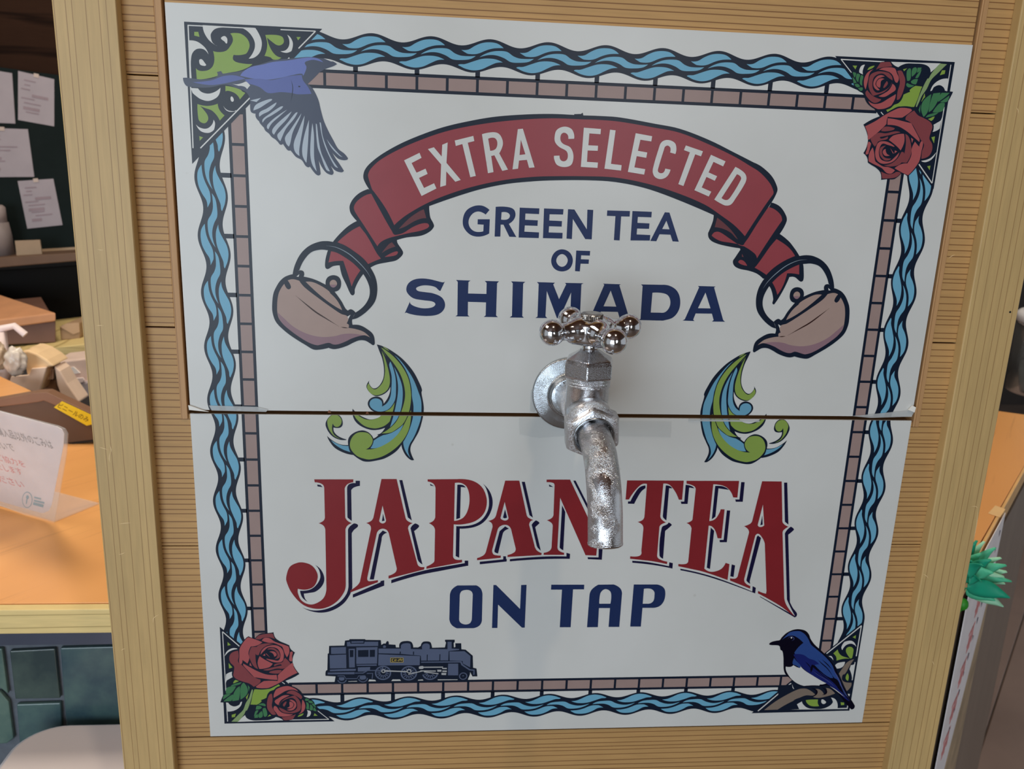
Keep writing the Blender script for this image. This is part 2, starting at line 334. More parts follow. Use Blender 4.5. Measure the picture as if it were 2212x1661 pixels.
ROSE_BIG = [('k', '@F 585,340* 700,270 830,215 1000,150 1110,75 1320,80 1400,150 1480,220 1600,290 1635,360 1620,440 1580,520 1600,590 1620,660 1600,760 1540,830 1450,860 1420,920 1360,1000 1280,1085 1240,1110* 1160,1070 1110,1110 1040,1155 940,1155 850,1165* 840,1060 780,990 700,940 650,905* 640,830 585,765* 630,680 655,560 630,440'),
 ('rl', '@F 610,365* 760,290 900,200 1030,130 1140,90 1290,105 1310,130* 1250,180 1165,235* 1060,235 950,222* 935,270 930,330* 830,430 690,545* 655,560 650,480'),
 ('rd', '@F 1345,130* 1400,200 1480,240 1580,300 1615,370 1590,460 1570,550 1610,630 1610,720 1560,810 1450,850* 1460,740 1490,640 1450,580 1400,490 1310,330 1215,270* 1230,210'),
 ('rl', '@F 948,245* 1060,260 1180,290 1300,320* 1390,490 1425,560* 1420,600* 1340,530 1220,430 1090,360 945,345* 945,300'), ('rd', '@F 850,435* 890,380 960,370 1055,395* 1030,420 920,440'),
 ('rd', '@F 690,555* 800,465 920,470 1060,440 1140,455* 1080,470 960,500 830,525* 850,550 950,515* 940,555 810,590 780,640 755,668* 720,620'),
 ('rl', '@F 965,570* 1040,500 1190,478* 1195,600 1140,725* 1080,660'), ('rd', '@F 1210,480* 1260,520 1295,640 1295,780 1230,910* 1155,905* 1190,800 1210,700 1220,600'), ('rl', '@F !1295,535 1330,560 1310,615'),
 ('rl', '@F 700,625* 680,700 660,775* 620,780 640,700 660,600'), ('rl', '@F 725,680* 745,760 760,880 790,910 880,965 960,975 1055,1020* 1000,1070 930,1060 860,990 740,930 665,890* 670,780'),
 ('rl', '@F 770,700 800,620 850,590 950,600 1050,665* 1040,672* 940,640 870,625 830,680 815,760 840,850 900,885 980,885 1050,830 1120,755* 1090,830 1010,900 900,925 830,910 780,860 760,780'),
 ('rd', '@F 830,700 860,670 920,655* 870,710 865,770 900,830 1000,845* 970,870 900,870 840,810 825,760'), ('rl', '@F 920,705* 885,720 875,760 910,805 980,800* 940,780 920,740'),
 ('rl', '@F !985,690 1040,770 1025,770'), ('rl', '@F !1055,725 1090,740 1050,770'), ('rd', '@F 1150,750* 1190,760 1190,830 1130,930 1000,965 890,945* 1000,920 1090,850'),
 ('rl', '@F 1355,595* 1400,650 1420,670* 1450,590 1475,620 1450,740 1420,880 1350,990 1290,1060 1250,1095* 1160,1055 1050,990* 1150,930 1240,920* 1300,800 1305,700'),
 ('rd', '@F 850,1040* 950,1080 1030,1070 1080,1045 1145,1060* 1080,1120 1000,1140 865,1145*')]
BRANCH = [('k', '@I !105,1622 1775,1578 2030,45'), ('w', 'S20 @I 215,1585* 780,1110*'), ('w', 'S20 @I 1385,605* 1982,128*'), ('w', 'S18 @I 1980,128* 1892,650*'),
 ('w', 'S16 @I 1872,750* 1822,1060*'), ('w', '@I 765,1562* 920,1555* 880,1470* 965,1420* 985,1470 1060,1530 1180,1550 1320,1545 1430,1500 1490,1440 1480,1390 1460,1355* 1530,1380 1570,1450 1572,1535* 1730,1530* 1745,1465* 1758,1470* 1745,1550*'),
 ('w', '@I 1690,405* 1800,385 1860,420 1890,490* 1850,450 1790,435 1720,460 1680,500 1655,545* 1640,490'), ('g', '@I 1715,560 1730,510 1785,488 1840,520 1840,590 1820,680* 1790,690* 1740,620'),
 ('g', '@I 1575,535* 1600,600 1650,645 1740,675 1785,690* 1700,690 1620,705 1555,725* 1550,660 1520,620 1500,600*'), ('g', '@I !1885,290 1830,325 1880,350'),
 ('w', '@I 1420,650* 1470,650 1500,720* 1470,680'), ('w', '@I 1530,805* 1580,765 1700,745* 1660,830 1560,860*'), ('w', '@I 1800,800* 1850,790 1870,750* 1820,1060* 1810,960 1775,870*'),
 ('g', '@I 1745,940* 1765,1000 1750,1070* 1715,1040 1715,990'), ('br', '@I 1855,700* 1800,780 1760,850 1700,950 1660,970 1650,1050 1700,1090 1810,1100* 1800,1170 1730,1245* 1680,1140 1620,1000 1595,945* 1660,850 1740,750'),
 ('g', '@I 1030,1400* 1100,1390 1240,1388* 1235,1450 1260,1500* 1130,1500 1060,1460'), ('w', '@I 1295,1410 1310,1385 1360,1410 1375,1440 1335,1465 1300,1445'), ('g', '@I !1625,1435 1685,1440 1685,1480 1632,1485'),
 ('w', '@I !1745,1290 1785,1295 1770,1340'), ('k', '@I !560,1180 900,1100 700,1330 560,1380'), ('w', '@I 800,1130* 812,1170 835,1210* 808,1190'),
 ('br', '@I 320,1568* 500,1430 700,1310 900,1215 1010,1200 1090,1225 1190,1300* 1150,1320 1020,1320 800,1420 680,1480 550,1560*'), ('br', '@I 1190,1210* 1250,1210 1310,1250 1340,1300* 1390,1240 1370,1190* 1450,1210 1530,1285* 1400,1330 1250,1360 1155,1345* 1215,1270'),
 ('k', 's30 @I 780,1470 850,1400 1000,1340'), ('k', 's22 @I 660,1290 760,1235 880,1200')]
SIT_BIRD = [('k2', '@I 405,440 450,405 530,385 585,375 620,330 700,255 800,205 900,188 1000,205 1050,235 1090,290 1110,350 1180,450 1280,540 1400,660 1480,760 1540,850 1600,1000 1660,1140 1760,1320 1860,1480 1865,1515 1840,1550 1805,1555* 1700,1440 1600,1310 1480,1200 1400,1150 1280,1160 1150,1160 1010,1165 900,1130 800,1060 730,1000 680,950 655,880 650,780 648,660 630,560 600,540 590,490* 560,465 430,458'),
 ('bb', '@I 620,375* 700,290 760,240 850,220 930,222* 1010,270 1070,350 1120,450 1200,520 1320,620 1420,720 1480,800 1530,920 1590,1050 1640,1180 1740,1340* 1690,1290 1620,1150 1520,1020 1380,900 1200,800 1050,720 900,660 835,590* 900,500 990,420* 900,340 800,295 700,320'),
 ('bn', '@I 820,620* 900,610 1000,630 1090,690 1180,720 1260,800 1200,810 1130,800 1200,870 1330,960 1480,1080 1620,1230 1780,1420* 1700,1370 1560,1240 1480,1180 1380,1115 1200,1010 1060,920 960,830 880,730'),
 ('bb', '@I 1180,800* 1280,790 1380,850 1470,960 1500,1040* 1380,980 1270,890'), ('bb', '@I 830,680* 880,740 950,820 925,850* 870,810 820,795* 805,760'),
 ('w', '@I 690,825* 770,830 820,800* 925,850 940,820* 1010,890 1150,980 1300,1070 1380,1110* 1310,1130 1275,1130 1260,1150* 1150,1145 1000,1155* 880,1110 780,1030 710,930 688,870'),
 ('bv', 's9 @I 720,355 770,312 815,325 828,360 790,388'), ('w', '@I 772,332 785,320 798,332 785,346'), ('k2', 's42 @I 1135,790 1130,860 1115,930'), ('k2', 's16 @I 1240,710 1300,770 1400,860 1500,1000'),
 ('k2', 's16 @I 1300,700 1400,790 1480,880'), ('k2', 's14 @I 1150,830 1350,1000 1480,1080'), ('k2', 's14 @I 1180,900 1300,1000 1470,1110'), ('k2', 's14 @I 1020,740 1080,800 1120,860'), ('k2', 's60 @I 1460,1020 1540,1060 1600,1180 1640,1260'),
 ('bv', 's16 @I 1490,860 1560,980 1600,1060 1650,1180 1780,1400'), ('bv', 's8 @I 1140,900 1280,990 1420,1080 1530,1170'), ('w', 's12 @I 1440,1160 1520,1210 1600,1270 1690,1340'),
 ('k2', 's32 @I 1130,1190 1210,1235 1210,1290 1150,1345'), ('k2', 's32 @I 1310,1180 1375,1235 1370,1285 1310,1308')]
TRAIN = [('k', '@T 80,600* 85,550 105,535* 110,320* 125,312* 128,215* 330,210* 340,145* 395,138* 400,125* 605,125* 612,135* 815,138* 822,205* 850,185 880,185* 895,155 915,155 920,195* 1010,200* 1015,235* 1060,235* 1075,170 1150,150 1215,160 1240,200 1245,235* 1310,235* 1345,215* 1370,165 1420,155 1470,165 1490,210 1495,240* 1665,235* 1680,170* 1665,150* 1668,133* 1795,133* 1795,165* 1782,175* 1785,235* 1805,230* 1803,180* 1882,180* 1885,260* 1940,265* 2035,345* 2040,505* 2085,515* 2097,620* 2030,620* 2000,560* 1995,600 1970,670 1990,690* 1830,690* 1835,660* 1570,660* 1560,685 1480,690 1390,685* 1370,660* 1310,665* 1290,690 1190,700 1090,690* 1070,660* 970,660* 930,695 850,705 760,695* 740,665* 660,660* 640,690 570,705 510,695* 495,680* 385,685* 360,705 300,715 235,705* 200,695* 215,620* 80,612*')] + [('lg', '!@T '+q) for q in (
 '155,235 352,230 352,318 155,322', '135,338 355,330 358,510 140,515', '140,530 380,520 485,520 480,545 140,552', '110,570 465,562 465,590 110,592', '365,165 410,160 410,185 595,185 600,160 780,160 780,215 368,220', '425,155 585,152 585,172 425,175',
 '388,255 470,252 470,500 395,502', '490,235 772,230 765,450 490,455', '490,465 760,460 760,478 500,480', '510,500 675,495 670,535 590,555 510,555', '785,325 1335,350 1330,470 780,475',
 '1725,290 1925,285 2005,350 2000,500 1905,450 1900,415 1728,410', '1350,425 1885,418 1905,460 2000,525 2060,530 2060,595 2040,600 2045,545 1990,540 1885,470 1870,435 1350,438', '1708,450 1842,450 1842,605 1705,605')] + [
 ('lg', '@T 785,250* 1085,250* 1088,200 1140,180 1200,185 1212,215 1212,255* 1365,260* 1370,200 1420,182 1460,200 1460,255* 1700,258* 1700,160* 1755,160* 1755,250* 1855,255* 1855,268* 1715,285* 1710,408* 1350,410* 1345,345* 1080,320* 785,312*'),
 ('k', '!@T 402,270 452,270 450,362 404,365'), ('k', '!@T 512,272 652,268 652,360 512,362'), ('k', '!@T 668,268 738,266 736,360 668,362'), ('k', 'S14 @T 1075,290* 1072,322*'), ('k', 'S14 @T 1250,290* 1248,332*'), ('k', 'S12 @T 1432,330* 1430,410*'), ('k', 'S12 @T 1600,325* 1598,410*'),
 ('k', 'S10 @T 1823,200* 1823,235*'), ('lg', '@T 845,222 860,208 880,215 880,235 850,238'), ('k', '!@T 943,372 1113,372 1113,433 943,433'), ('ly', 'S6 @T 944,374* 1112,374*'), ('ly', 'S6 @T 944,431* 1112,431*'), ('ly', 'S6 @T 945,374* 945,431*'), ('ly', 'S6 @T 1111,374* 1111,431*'), ('ly', 'S8 @T 984,390 968,392 964,404 968,416 984,418'), ('ly', 'S8 @T 1004,390* 996,418*'), ('ly', 'S8 @T 1020,390* 1012,418*'), ('ly', 'S7 @T 1030,405* 1040,405*'), ('ly', 'S8 @T 1056,390* 1050,418*'), ('ly', 'S8 @T 1082,404 1068,404 1068,391 1082,391 1080,410 1070,418'), ('ly', 'S7 @T 1100,391 1091,404 1096,418 1104,404 1100,391'),
 ('lw', '!@T 860,535 1160,548 1160,562 860,552'), ('lw', 'S14 @T 1180,590* 1360,548*'), ('lw', 'S16 @T 1330,497* 1640,495*'), ('lw', 'S16 @T 1340,545* 1545,547*'), ('lw', 'S15 @T 1390,558* 1580,582*'), ('lw', '!@T 1565,530 1620,530 1620,555 1565,555'), ('lw', '!@T 1630,505 1690,505 1690,522 1630,520'),
 ('lw', '!@T 1632,540 1690,540 1690,560 1632,558'), ('lw', '!@T 1620,570 1685,572 1680,600 1620,598'), ('lw', '@T 1320,490* 1370,480 1385,500 1370,518 1320,515*'), ('lg', 'S11 @T 240,612* 330,612* 350,648* 500,648* 520,612* 610,610*'), ('lg', '@T 262,630* 325,630* 330,660 300,675 265,665'), ('lg', '@T 540,618* 615,615* 615,650 580,662 540,655'),
 ('lg', 'S13 @T 630,580* 708,578* 700,650*'), ('lg', 'S14 @T 470,575* 580,575* 640,540* 820,540* 840,490*')]
KETTLE = [('k', '@J 400,618* 430,500 500,370 600,280 720,232 810,225 880,235 1000,265 1130,345 1250,440 1340,560 1395,680 1410,820 1380,950 1290,1060 1180,1140 1110,1160* 1150,1078* 1250,1000 1310,900 1320,800 1290,700 1230,600 1150,510 1050,430 900,350 820,335 730,328 620,360 530,460 480,570*'),
 ('k', '@J 400,620* 480,575 530,590 530,650* 620,670 700,700 790,745* 840,790 900,830* 980,940 1030,1030 1060,1055* 1100,1040 1150,1080* 1110,1165 1115,1225* 1200,1230 1280,1270 1360,1340 1380,1440 1365,1468 1330,1450 1270,1415 1200,1410 1130,1435 1050,1475 960,1505 890,1515 830,1500* 730,1520 650,1520 560,1470 400,1370 290,1285 200,1190 160,1080 155,980 170,850 210,760 250,700 310,650'),
 ('k', '@J 792,730 815,660 885,632 955,660 978,735 955,805 890,830 820,805'), ('kb', '@J 842,730 855,700 885,687 915,700 930,735 915,765 885,780 855,765'), ('ks', '@J 848,745* 925,745* 910,770 885,780 860,770'),
 ('kb', '@J 340,695* 400,680 480,700* 540,775 700,900 880,1030 980,1095 1050,1120 1065,1165* 1045,1210* 1070,1225 1065,1262* 1150,1275 1250,1310 1325,1378* 1260,1350 1190,1360 1100,1390 1040,1420 950,1455 890,1460 830,1440 740,1460 690,1468 600,1440 480,1370 370,1290 280,1210 225,1120 215,980 230,860 260,790 300,735* 330,790 360,800 380,770'),
 ('ks', '@J 220,1075* 300,1150 400,1240 520,1310 650,1355 770,1370 900,1360 1000,1335 1120,1330 1250,1350* 1190,1360 1100,1390 1040,1420 950,1455 890,1460 830,1440 740,1460 690,1468 600,1440 480,1370 370,1290 280,1210 232,1130'),
 ('kb', '@J 555,710* 640,715 740,760 830,820 850,850* 920,920 970,1000 990,1050* 900,1000 800,930 680,830'), ('kc', 's18 @J 435,875 560,980 680,1075 800,1150 950,1242'), ('kc', 's12 @J 975,1252 1020,1258 1065,1262'),
 ('w', '!@J 445,648 480,620 470,652'), ('w', '!@J 1055,1125 1090,1105 1065,1155'), ('kg', 's9 @J 800,280 920,300 1060,370 1180,470 1280,580 1335,670')]
RIB_L = [('k', '@Z 520,620* 400,690 280,800 190,905* 130,1000 100,1080 80,1180 82,1265 115,1285 190,1245 280,1235* 310,1370 370,1500 430,1630 460,1648 485,1625 490,1560 540,1450 605,1355* 660,1300 705,1265* 800,1220 950,1190 1060,1165 1130,1110 1155,1065 1140,1020 1080,930 1070,885* 950,880 830,1000 600,660'),
 ('rk', '@Z 850,1065* 900,990 1000,915* 1050,975* 950,1010 860,1065*'), ('r', '@Z 900,1118* 980,1070 1060,1040 1085,1050* 1060,1090 980,1110'), ('r', '@Z 565,690* 450,750 330,840 250,915* 400,990 540,1090 665,1220* 750,1180 850,1140* 800,1080 770,1030 700,900 600,740'),
 ('r', '@Z 160,1040* 125,1195* 220,1175 330,1172* 360,1260 400,1380 445,1525* 490,1420 565,1305* 460,1200 330,1110 240,1060'),
 ('k', '@Z 675,180* 560,230 470,310 420,400 418,470 440,530 515,620* 560,700 800,1000 850,1080* 1000,900 1070,885* 1200,850 1400,825 1520,770 1580,700 1570,650 1530,570 1515,415* 1440,430 1250,540 1030,760 900,600 720,240'),
 ('r', '@Z 718,245* 640,265 540,330 485,400 478,460 520,540 600,660 800,970* 850,910 950,860 1100,820 1250,785 1400,755 1490,720 1515,690* 1490,655 1400,660 1280,710 1150,790 1040,815* 920,620 850,480'), ('rk', '@Z 1065,730* 1100,660 1200,580 1330,510 1440,460* 1475,583* 1400,590 1300,630 1180,700 1060,742*')]
RIB_R = [('k', '@R 1130,215* 1250,310 1330,410 1385,495 1440,610 1450,700 1445,830 1410,850 1330,790 1260,790* 1180,960 1060,1150 1035,1140 1045,1080 1020,960 985,900* 940,820 910,810* 830,745 720,705 600,680 530,640 510,580 540,530 610,425* 630,380 760,430 830,545* 950,390 1060,250'),
 ('rk', '@R 630,520* 660,450 740,490 800,590* 770,610 720,590 690,540'), ('r', '@R 580,590* 610,562 660,580 700,640* 620,620'), ('r', '@R 1090,285* 1220,370 1290,440 1335,510* 1200,570 1060,660 955,760* 880,710 800,665* 830,610 950,450'),
 ('r', '@R 1390,620* 1390,755* 1300,740 1230,740* 1190,870 1140,970 1100,1025* 1070,930 1025,850* 1120,760 1230,690'),
 ('k', '@O 1965,910* 2050,950 2110,1040 2115,1100 2045,1225* 1950,1350 1830,1520 1790,1560 1750,1555 1650,1365* 1480,1335 1380,1300 1340,1260 1335,1210* 1380,1100 1390,1030* 1560,1100 1690,1200'),
 ('rk', '@O 1425,1060* 1500,1090 1600,1160 1680,1250 1670,1285* 1620,1270 1560,1210 1480,1170 1400,1155*'),
 ('r', '@O 1370,1240* 1400,1205 1450,1205 1550,1270 1640,1330 1690,1345* 1800,1420 1820,1465* 1900,1340 2000,1190 2070,1090* 2060,1040 2000,980 1935,955* 1830,1110 1700,1310 1680,1335 1640,1325 1560,1310 1450,1290')]
RIB_M = [('k', '@N 75,770* 30,690 22,640 40,580 100,510 220,420 400,320 600,235 800,165 1000,115 1300,60 1600,35 1900,28 2200,42 @O 250,48 450,62 800,125 1050,175 1350,290 1600,415 1790,512* 1870,555 1970,650 2020,750 2022,800 1965,910* 1830,1110 1700,1310 1660,1330* 1560,1180 1390,1035* 1000,870 700,765 400,705 100,688 @N 1900,690 1700,700 1450,725 1200,775 950,850 680,945* 500,1050 360,1190 340,1230 310,1200* 240,1080 100,820'),
 ('k', '!@N 2120,30 2190,28 2205,15 2212,42 2125,45'),
 ('r', '@N 110,780* 75,670 70,630 100,570 200,480 400,370 600,285 800,215 1000,165 1300,115 1600,85 1900,72 2200,82 @O 250,88 450,105 800,165 1050,215 1350,335 1600,455 1750,545 1850,610 1950,720 1985,800 1980,830* 1900,940 1800,1090 1700,1245* 1600,1140 1480,1050 1300,930 1000,805 700,715 400,660 100,648 @N 1900,648 1700,655 1450,682 1200,730 950,800 680,905 450,1035 330,1135* 240,960')]
EXTRA = [('wl', s) for s in ('!@N 428,490 582,415 602,465 503,517 552,613 642,573 662,625 577,665 627,765 727,718 750,770 602,845', '!@N 665,378 725,360 802,452 808,335 862,312 850,515 992,685 938,703 848,600 845,738 788,755 797,530', '!@N 932,293 1117,247 1127,298 1062,315 1142,645 1087,658 1008,328 943,347',
 '@N 1203,230* 1310,210 1370,225 1405,280 1410,340 1375,420* 1462,582* 1405,595* 1327,440* 1295,447* 1318,607* 1263,618* | 1265,275* 1320,265 1350,290 1355,340 1335,380 1285,395*', '!@N 1560,180 1610,175 1727,560 1672,565 1650,485 1572,492 1562,573 1507,580 | ! 1590,285 1635,430 1577,437',
 '@N 2120,275* 2062,277* 2055,235 2020,215 1990,235 1985,290 2010,325 2080,360 2110,420 2110,490 2085,540 2020,557 1950,535 1922,480 1920,445* 1975,443* 1985,485 2018,500 2050,480 2057,430 2040,395 1970,355 1930,305 1928,240 1950,185 2020,155 2090,175 2118,225', '!@O 97,165 267,178 263,230 152,222 142,340 238,345 235,395 135,392 128,505 237,512 233,565 67,555',
 '!@O 358,185 413,192 367,525 473,538 467,592 302,573', '!@O 613,220 777,250 768,302 660,285 635,395 728,412 718,465 623,448 600,560 708,578 697,632 535,605', '@O 955,412* 1008,427* 1018,370 1000,315 930,287 870,310 840,380 785,570 785,620 810,660 865,677 925,650 960,583* 907,572* 890,610 860,618 835,600 840,560 895,380 905,355 930,343 955,360 960,385',
 '!@O 1112,342 1282,400 1263,450 1205,430 1088,745 1037,727 1152,410 1093,388', '!@O 1362,435 1507,500 1483,550 1387,505 1338,610 1423,648 1400,693 1317,655 1270,760 1365,802 1340,850 1197,787', '@O 1605,555* 1690,610 1715,660 1700,720 1600,880 1560,930 1510,940 1460,920 1395,880* | 1620,628* 1655,650 1660,680 1560,850 1520,885 1467,865*')]
GREEN = [('n', s) for s in ('@Q 590,100* 565,130* 520,110 480,125 455,170 465,215 500,240 550,238* 552,195* 513,193* 514,160* 592,160* 588,252* 530,272 470,262 425,215 418,160 440,105 490,75 545,73', '@Q 630,80* 700,80 745,95 758,130 745,165 715,190* 763,275* 718,273* 680,195* 662,195* 660,272* 623,272* | 668,115* 700,115 720,130 718,150 700,162 665,162*',
 '!@Q 785,85 912,90 910,127 822,123 820,163 902,167 900,203 818,200 815,240 910,245 908,282 778,278', '!@Q 942,90 1068,95 1065,130 978,128 976,168 1058,172 1056,208 975,205 972,245 1062,248 1060,285 935,282', '!@Q 1097,95 1138,97 1218,225 1222,98 1260,100 1250,290 1208,288 1128,158 1122,288 1087,285',
 '!@Q 1350,103 1497,107 1495,143 1440,142 1430,297 1393,295 1403,140 1348,138', '!@Q 1513,107 1638,112 1635,148 1548,145 1545,183 1623,187 1620,222 1543,220 1540,258 1628,262 1625,298 1500,297', '!@Q 1722,115 1752,117 1812,305 1772,303 1758,260 1688,257 1667,302 1628,300 | !1732,170 1752,225 1705,223')]
OFW = [('n', s) for s in ('@Q 988,428 1010,375 1058,354 1108,375 1128,425 1108,478 1058,497 1008,478 | 1021,427 1033,398 1058,385 1083,398 1095,425 1083,455 1058,467 1033,455', '!@Q 1150,362 1240,365 1238,395 1182,393 1180,418 1232,420 1230,448 1178,447 1173,497 1142,495')]
SHIMADA = [('n', s) for s in ('@S 605,165* 545,290* 525,280 480,240 400,220 310,220 240,245 232,265 260,290 350,305 450,320 560,370 605,450 590,530 520,590 400,612 250,605 150,585 105,568* 85,578* 155,422* 160,455 220,490 310,512 400,510 460,490 480,455 440,425 330,410 200,385 130,330 105,270 130,195 200,145 300,128 420,140 520,165 580,178',
 '!@S 748,148 935,155 908,175 903,322 1140,328 1143,185 1118,160 1303,165 1278,190 1265,605 1288,628 1105,625 1130,605 1135,437 902,430 900,602 922,620 740,618 765,600 770,172', '!@S 1458,165 1643,172 1615,195 1603,615 1625,635 1440,632 1470,610 1480,190',
 '!@S 1792,175 2025,182 2003,205 2078,395 2170,205 2155,185 @X 184,190 155,205 135,640 160,662 -20,660 10,640 22,310 @S 2085,640 2050,640 1920,290 1903,615 1925,640 1772,638 1800,620 1815,200', '!@X 435,195 662,203 645,215 780,665 805,685 630,680 655,660 625,560 405,555 370,640 390,665 235,660 265,640 450,210 | ! 533,285 605,492 440,488',
 '@X 925,205* 1200,210* 1300,225 1390,290 1430,400 1415,530 1340,630 1220,670 1180,672* 890,665* 918,650* 945,225* | 1072,312* 1190,315 1270,345 1303,420 1290,500 1240,560 1180,570* 1050,568*', '!@X 1660,225 1888,232 1868,245 1985,665 2010,687 1840,685 1862,665 1840,583 1630,580 1598,660 1615,678 1460,672 1490,655 1675,242 | ! 1757,310 1822,515 1660,512')]
ONTAP = [('n', s) for s in ('@P 135,190* 155,140 205,104* 378,103* 420,135 435,190* 430,415* 410,470 350,497* 200,498* 150,465 130,415* | 226,195* 240,160 270,147 310,147 338,165 345,200* 337,410* 322,448 290,462 255,458 228,440 220,410*', '!@P 535,100 560,100 780,320 790,100 840,98 823,492 797,492 578,280 572,495 522,495', '!@P 1067,97 1370,97 1368,140 1267,140 1245,488 1145,488 1165,143 1064,143',
 '@P 1395,488* 1418,190* 1440,140 1500,97* 1640,95* 1700,130 1717,180* 1692,485* 1593,485* 1606,312* 1505,312* 1495,487* | 1508,272* 1517,180 1540,148 1570,138 1605,155 1618,190 1610,272*', '@P 1825,95* 2040,95* 2100,125 2115,180 2100,250 2060,295 2000,310* 1905,310* 1890,482* 1792,482* | 1918,135* 1980,135 2012,160 2015,195 2008,240 1985,265 1950,272* 1907,272*')]
JAPAN_S = [('nd', s) for s in ('@K 715,78* 755,78* 755,125* 700,140 675,165* 680,447* 645,420 640,410* 637,150* 655,110 715,100*', '@K 700,470* 738,490 700,530 680,560* 685,1060* 660,1130 600,1210 500,1270 400,1290 300,1275 225,1240* 330,1270 450,1255 560,1200 630,1120 650,1040* 645,530* 660,500', '@K 345,852* 400,900 428,975 410,1040 350,1095 280,1110 240,1115* 250,1160 275,1190* 225,1150 205,1088* 290,1080 350,1040 390,970 380,900', '!@K 363,112 395,118 412,137 365,130',
 '!@K 1117,72 1145,72 1232,443 1195,415', '@K 1262,470* 1298,490 1290,510 1253,540* 1330,848* 1300,825 1285,800* 1220,515* 1235,490', '@K 965,535* 1005,555* 965,580 955,620* 883,985* 845,985* 930,570*', '!@K 968,380 982,445 957,450', '!@K 690,1122 945,1010 943,1000 978,992 978,1042 690,1152', '@K 1043,990* 1200,940 1400,890 1600,855 1718,835* 1718,812* 1750,812* 1750,858* 1500,905 1300,945 1043,1020*',
 '@K 1885,105* 1950,180 1975,280 1950,380 1890,460 1800,505 1672,518* 1667,785* 1635,770* 1640,495* 1780,485 1870,440 1930,350 1940,250 1915,150', '@K 1650,115* 1700,118 1727,140* 1682,135* 1675,420* 1640,432*', '!@K 1400,105 1437,128 1402,122',
 '!@L 623,120 662,120 763,570 720,540', '@L 800,605* 845,635 830,655 792,690* 862,985* 825,950 810,920* 748,660* 770,630', '@L 415,680* 462,710* 410,735 385,770* 325,1020* 285,1005 280,980* 345,740*', '!@L 413,465 438,570 410,580 387,570', '!@L 95,1125 390,1095 390,1055 425,1057 425,1085 435,1095 433,1122 95,1157', '@L 473,1092* 700,1072 950,1058 1185,1058* 1185,1012* 1230,1025* 1228,1088* 950,1090 700,1102 473,1120*',
 '!@L 1270,105 1300,105 1480,460 1480,520', '@L 1130,415* 1170,500* 1145,980* 1105,955 1100,930*', '!@L 965,153 1020,185 968,180', '!@L 1590,950 1640,950 1630,1100 1455,1092 1450,1068 1588,1070',
 '@M 300,157* 300,190* 250,230 200,310 165,377* 90,375* 92,348* 120,347* 170,255 230,180', '@M 543,157* 590,165 620,192* 582,190* 550,575* 515,545 507,520*', '@M 780,150* 850,165 883,192* 822,182* 803,378* 728,378* 722,350* 763,350*', '@M 575,600* 613,625 600,645 535,700* 510,1033* 475,1010 467,980* 495,660 560,620', '@M 142,1057* 300,1070 450,1095 580,1122* 585,1075* 627,1085* 622,1150* 400,1108 142,1080*',
 '@M 1133,163* 1230,170 1297,210* 1172,192* 1135,530* 1092,563*', '!@M 1443,117 1485,118 1462,352 1378,352 1372,325 1422,325', '!@M 1272,455 1312,457 1272,835 1188,835 1185,808 1233,808', '!@M 1080,660 1120,700 1070,1155 1032,1140', '!@M 1330,1100 1370,1112 1352,1250 1313,1242', '@M 715,1152* 900,1190 1100,1245 1300,1315 1480,1385 1575,1425* 1580,1360* 1618,1380* 1610,1447* 1450,1385 1200,1295 950,1220 718,1170*',
 '!@M 1955,123 1993,123 2007,625 1965,590', '@M 2035,650* 2073,680 2060,700 2005,745* 2025,1550* 2060,1620 2110,1690 2095,1730* 2045,1640 1990,1520* 1965,730* 1990,690', '@M 1645,755* 1680,785* 1545,1300* 1550,1333* 1510,1300 1507,1280* 1630,770*', '!@M 1695,515 1700,625 1672,632', '!@M 1665,1480 2095,1720 2085,1735 1670,1490')]
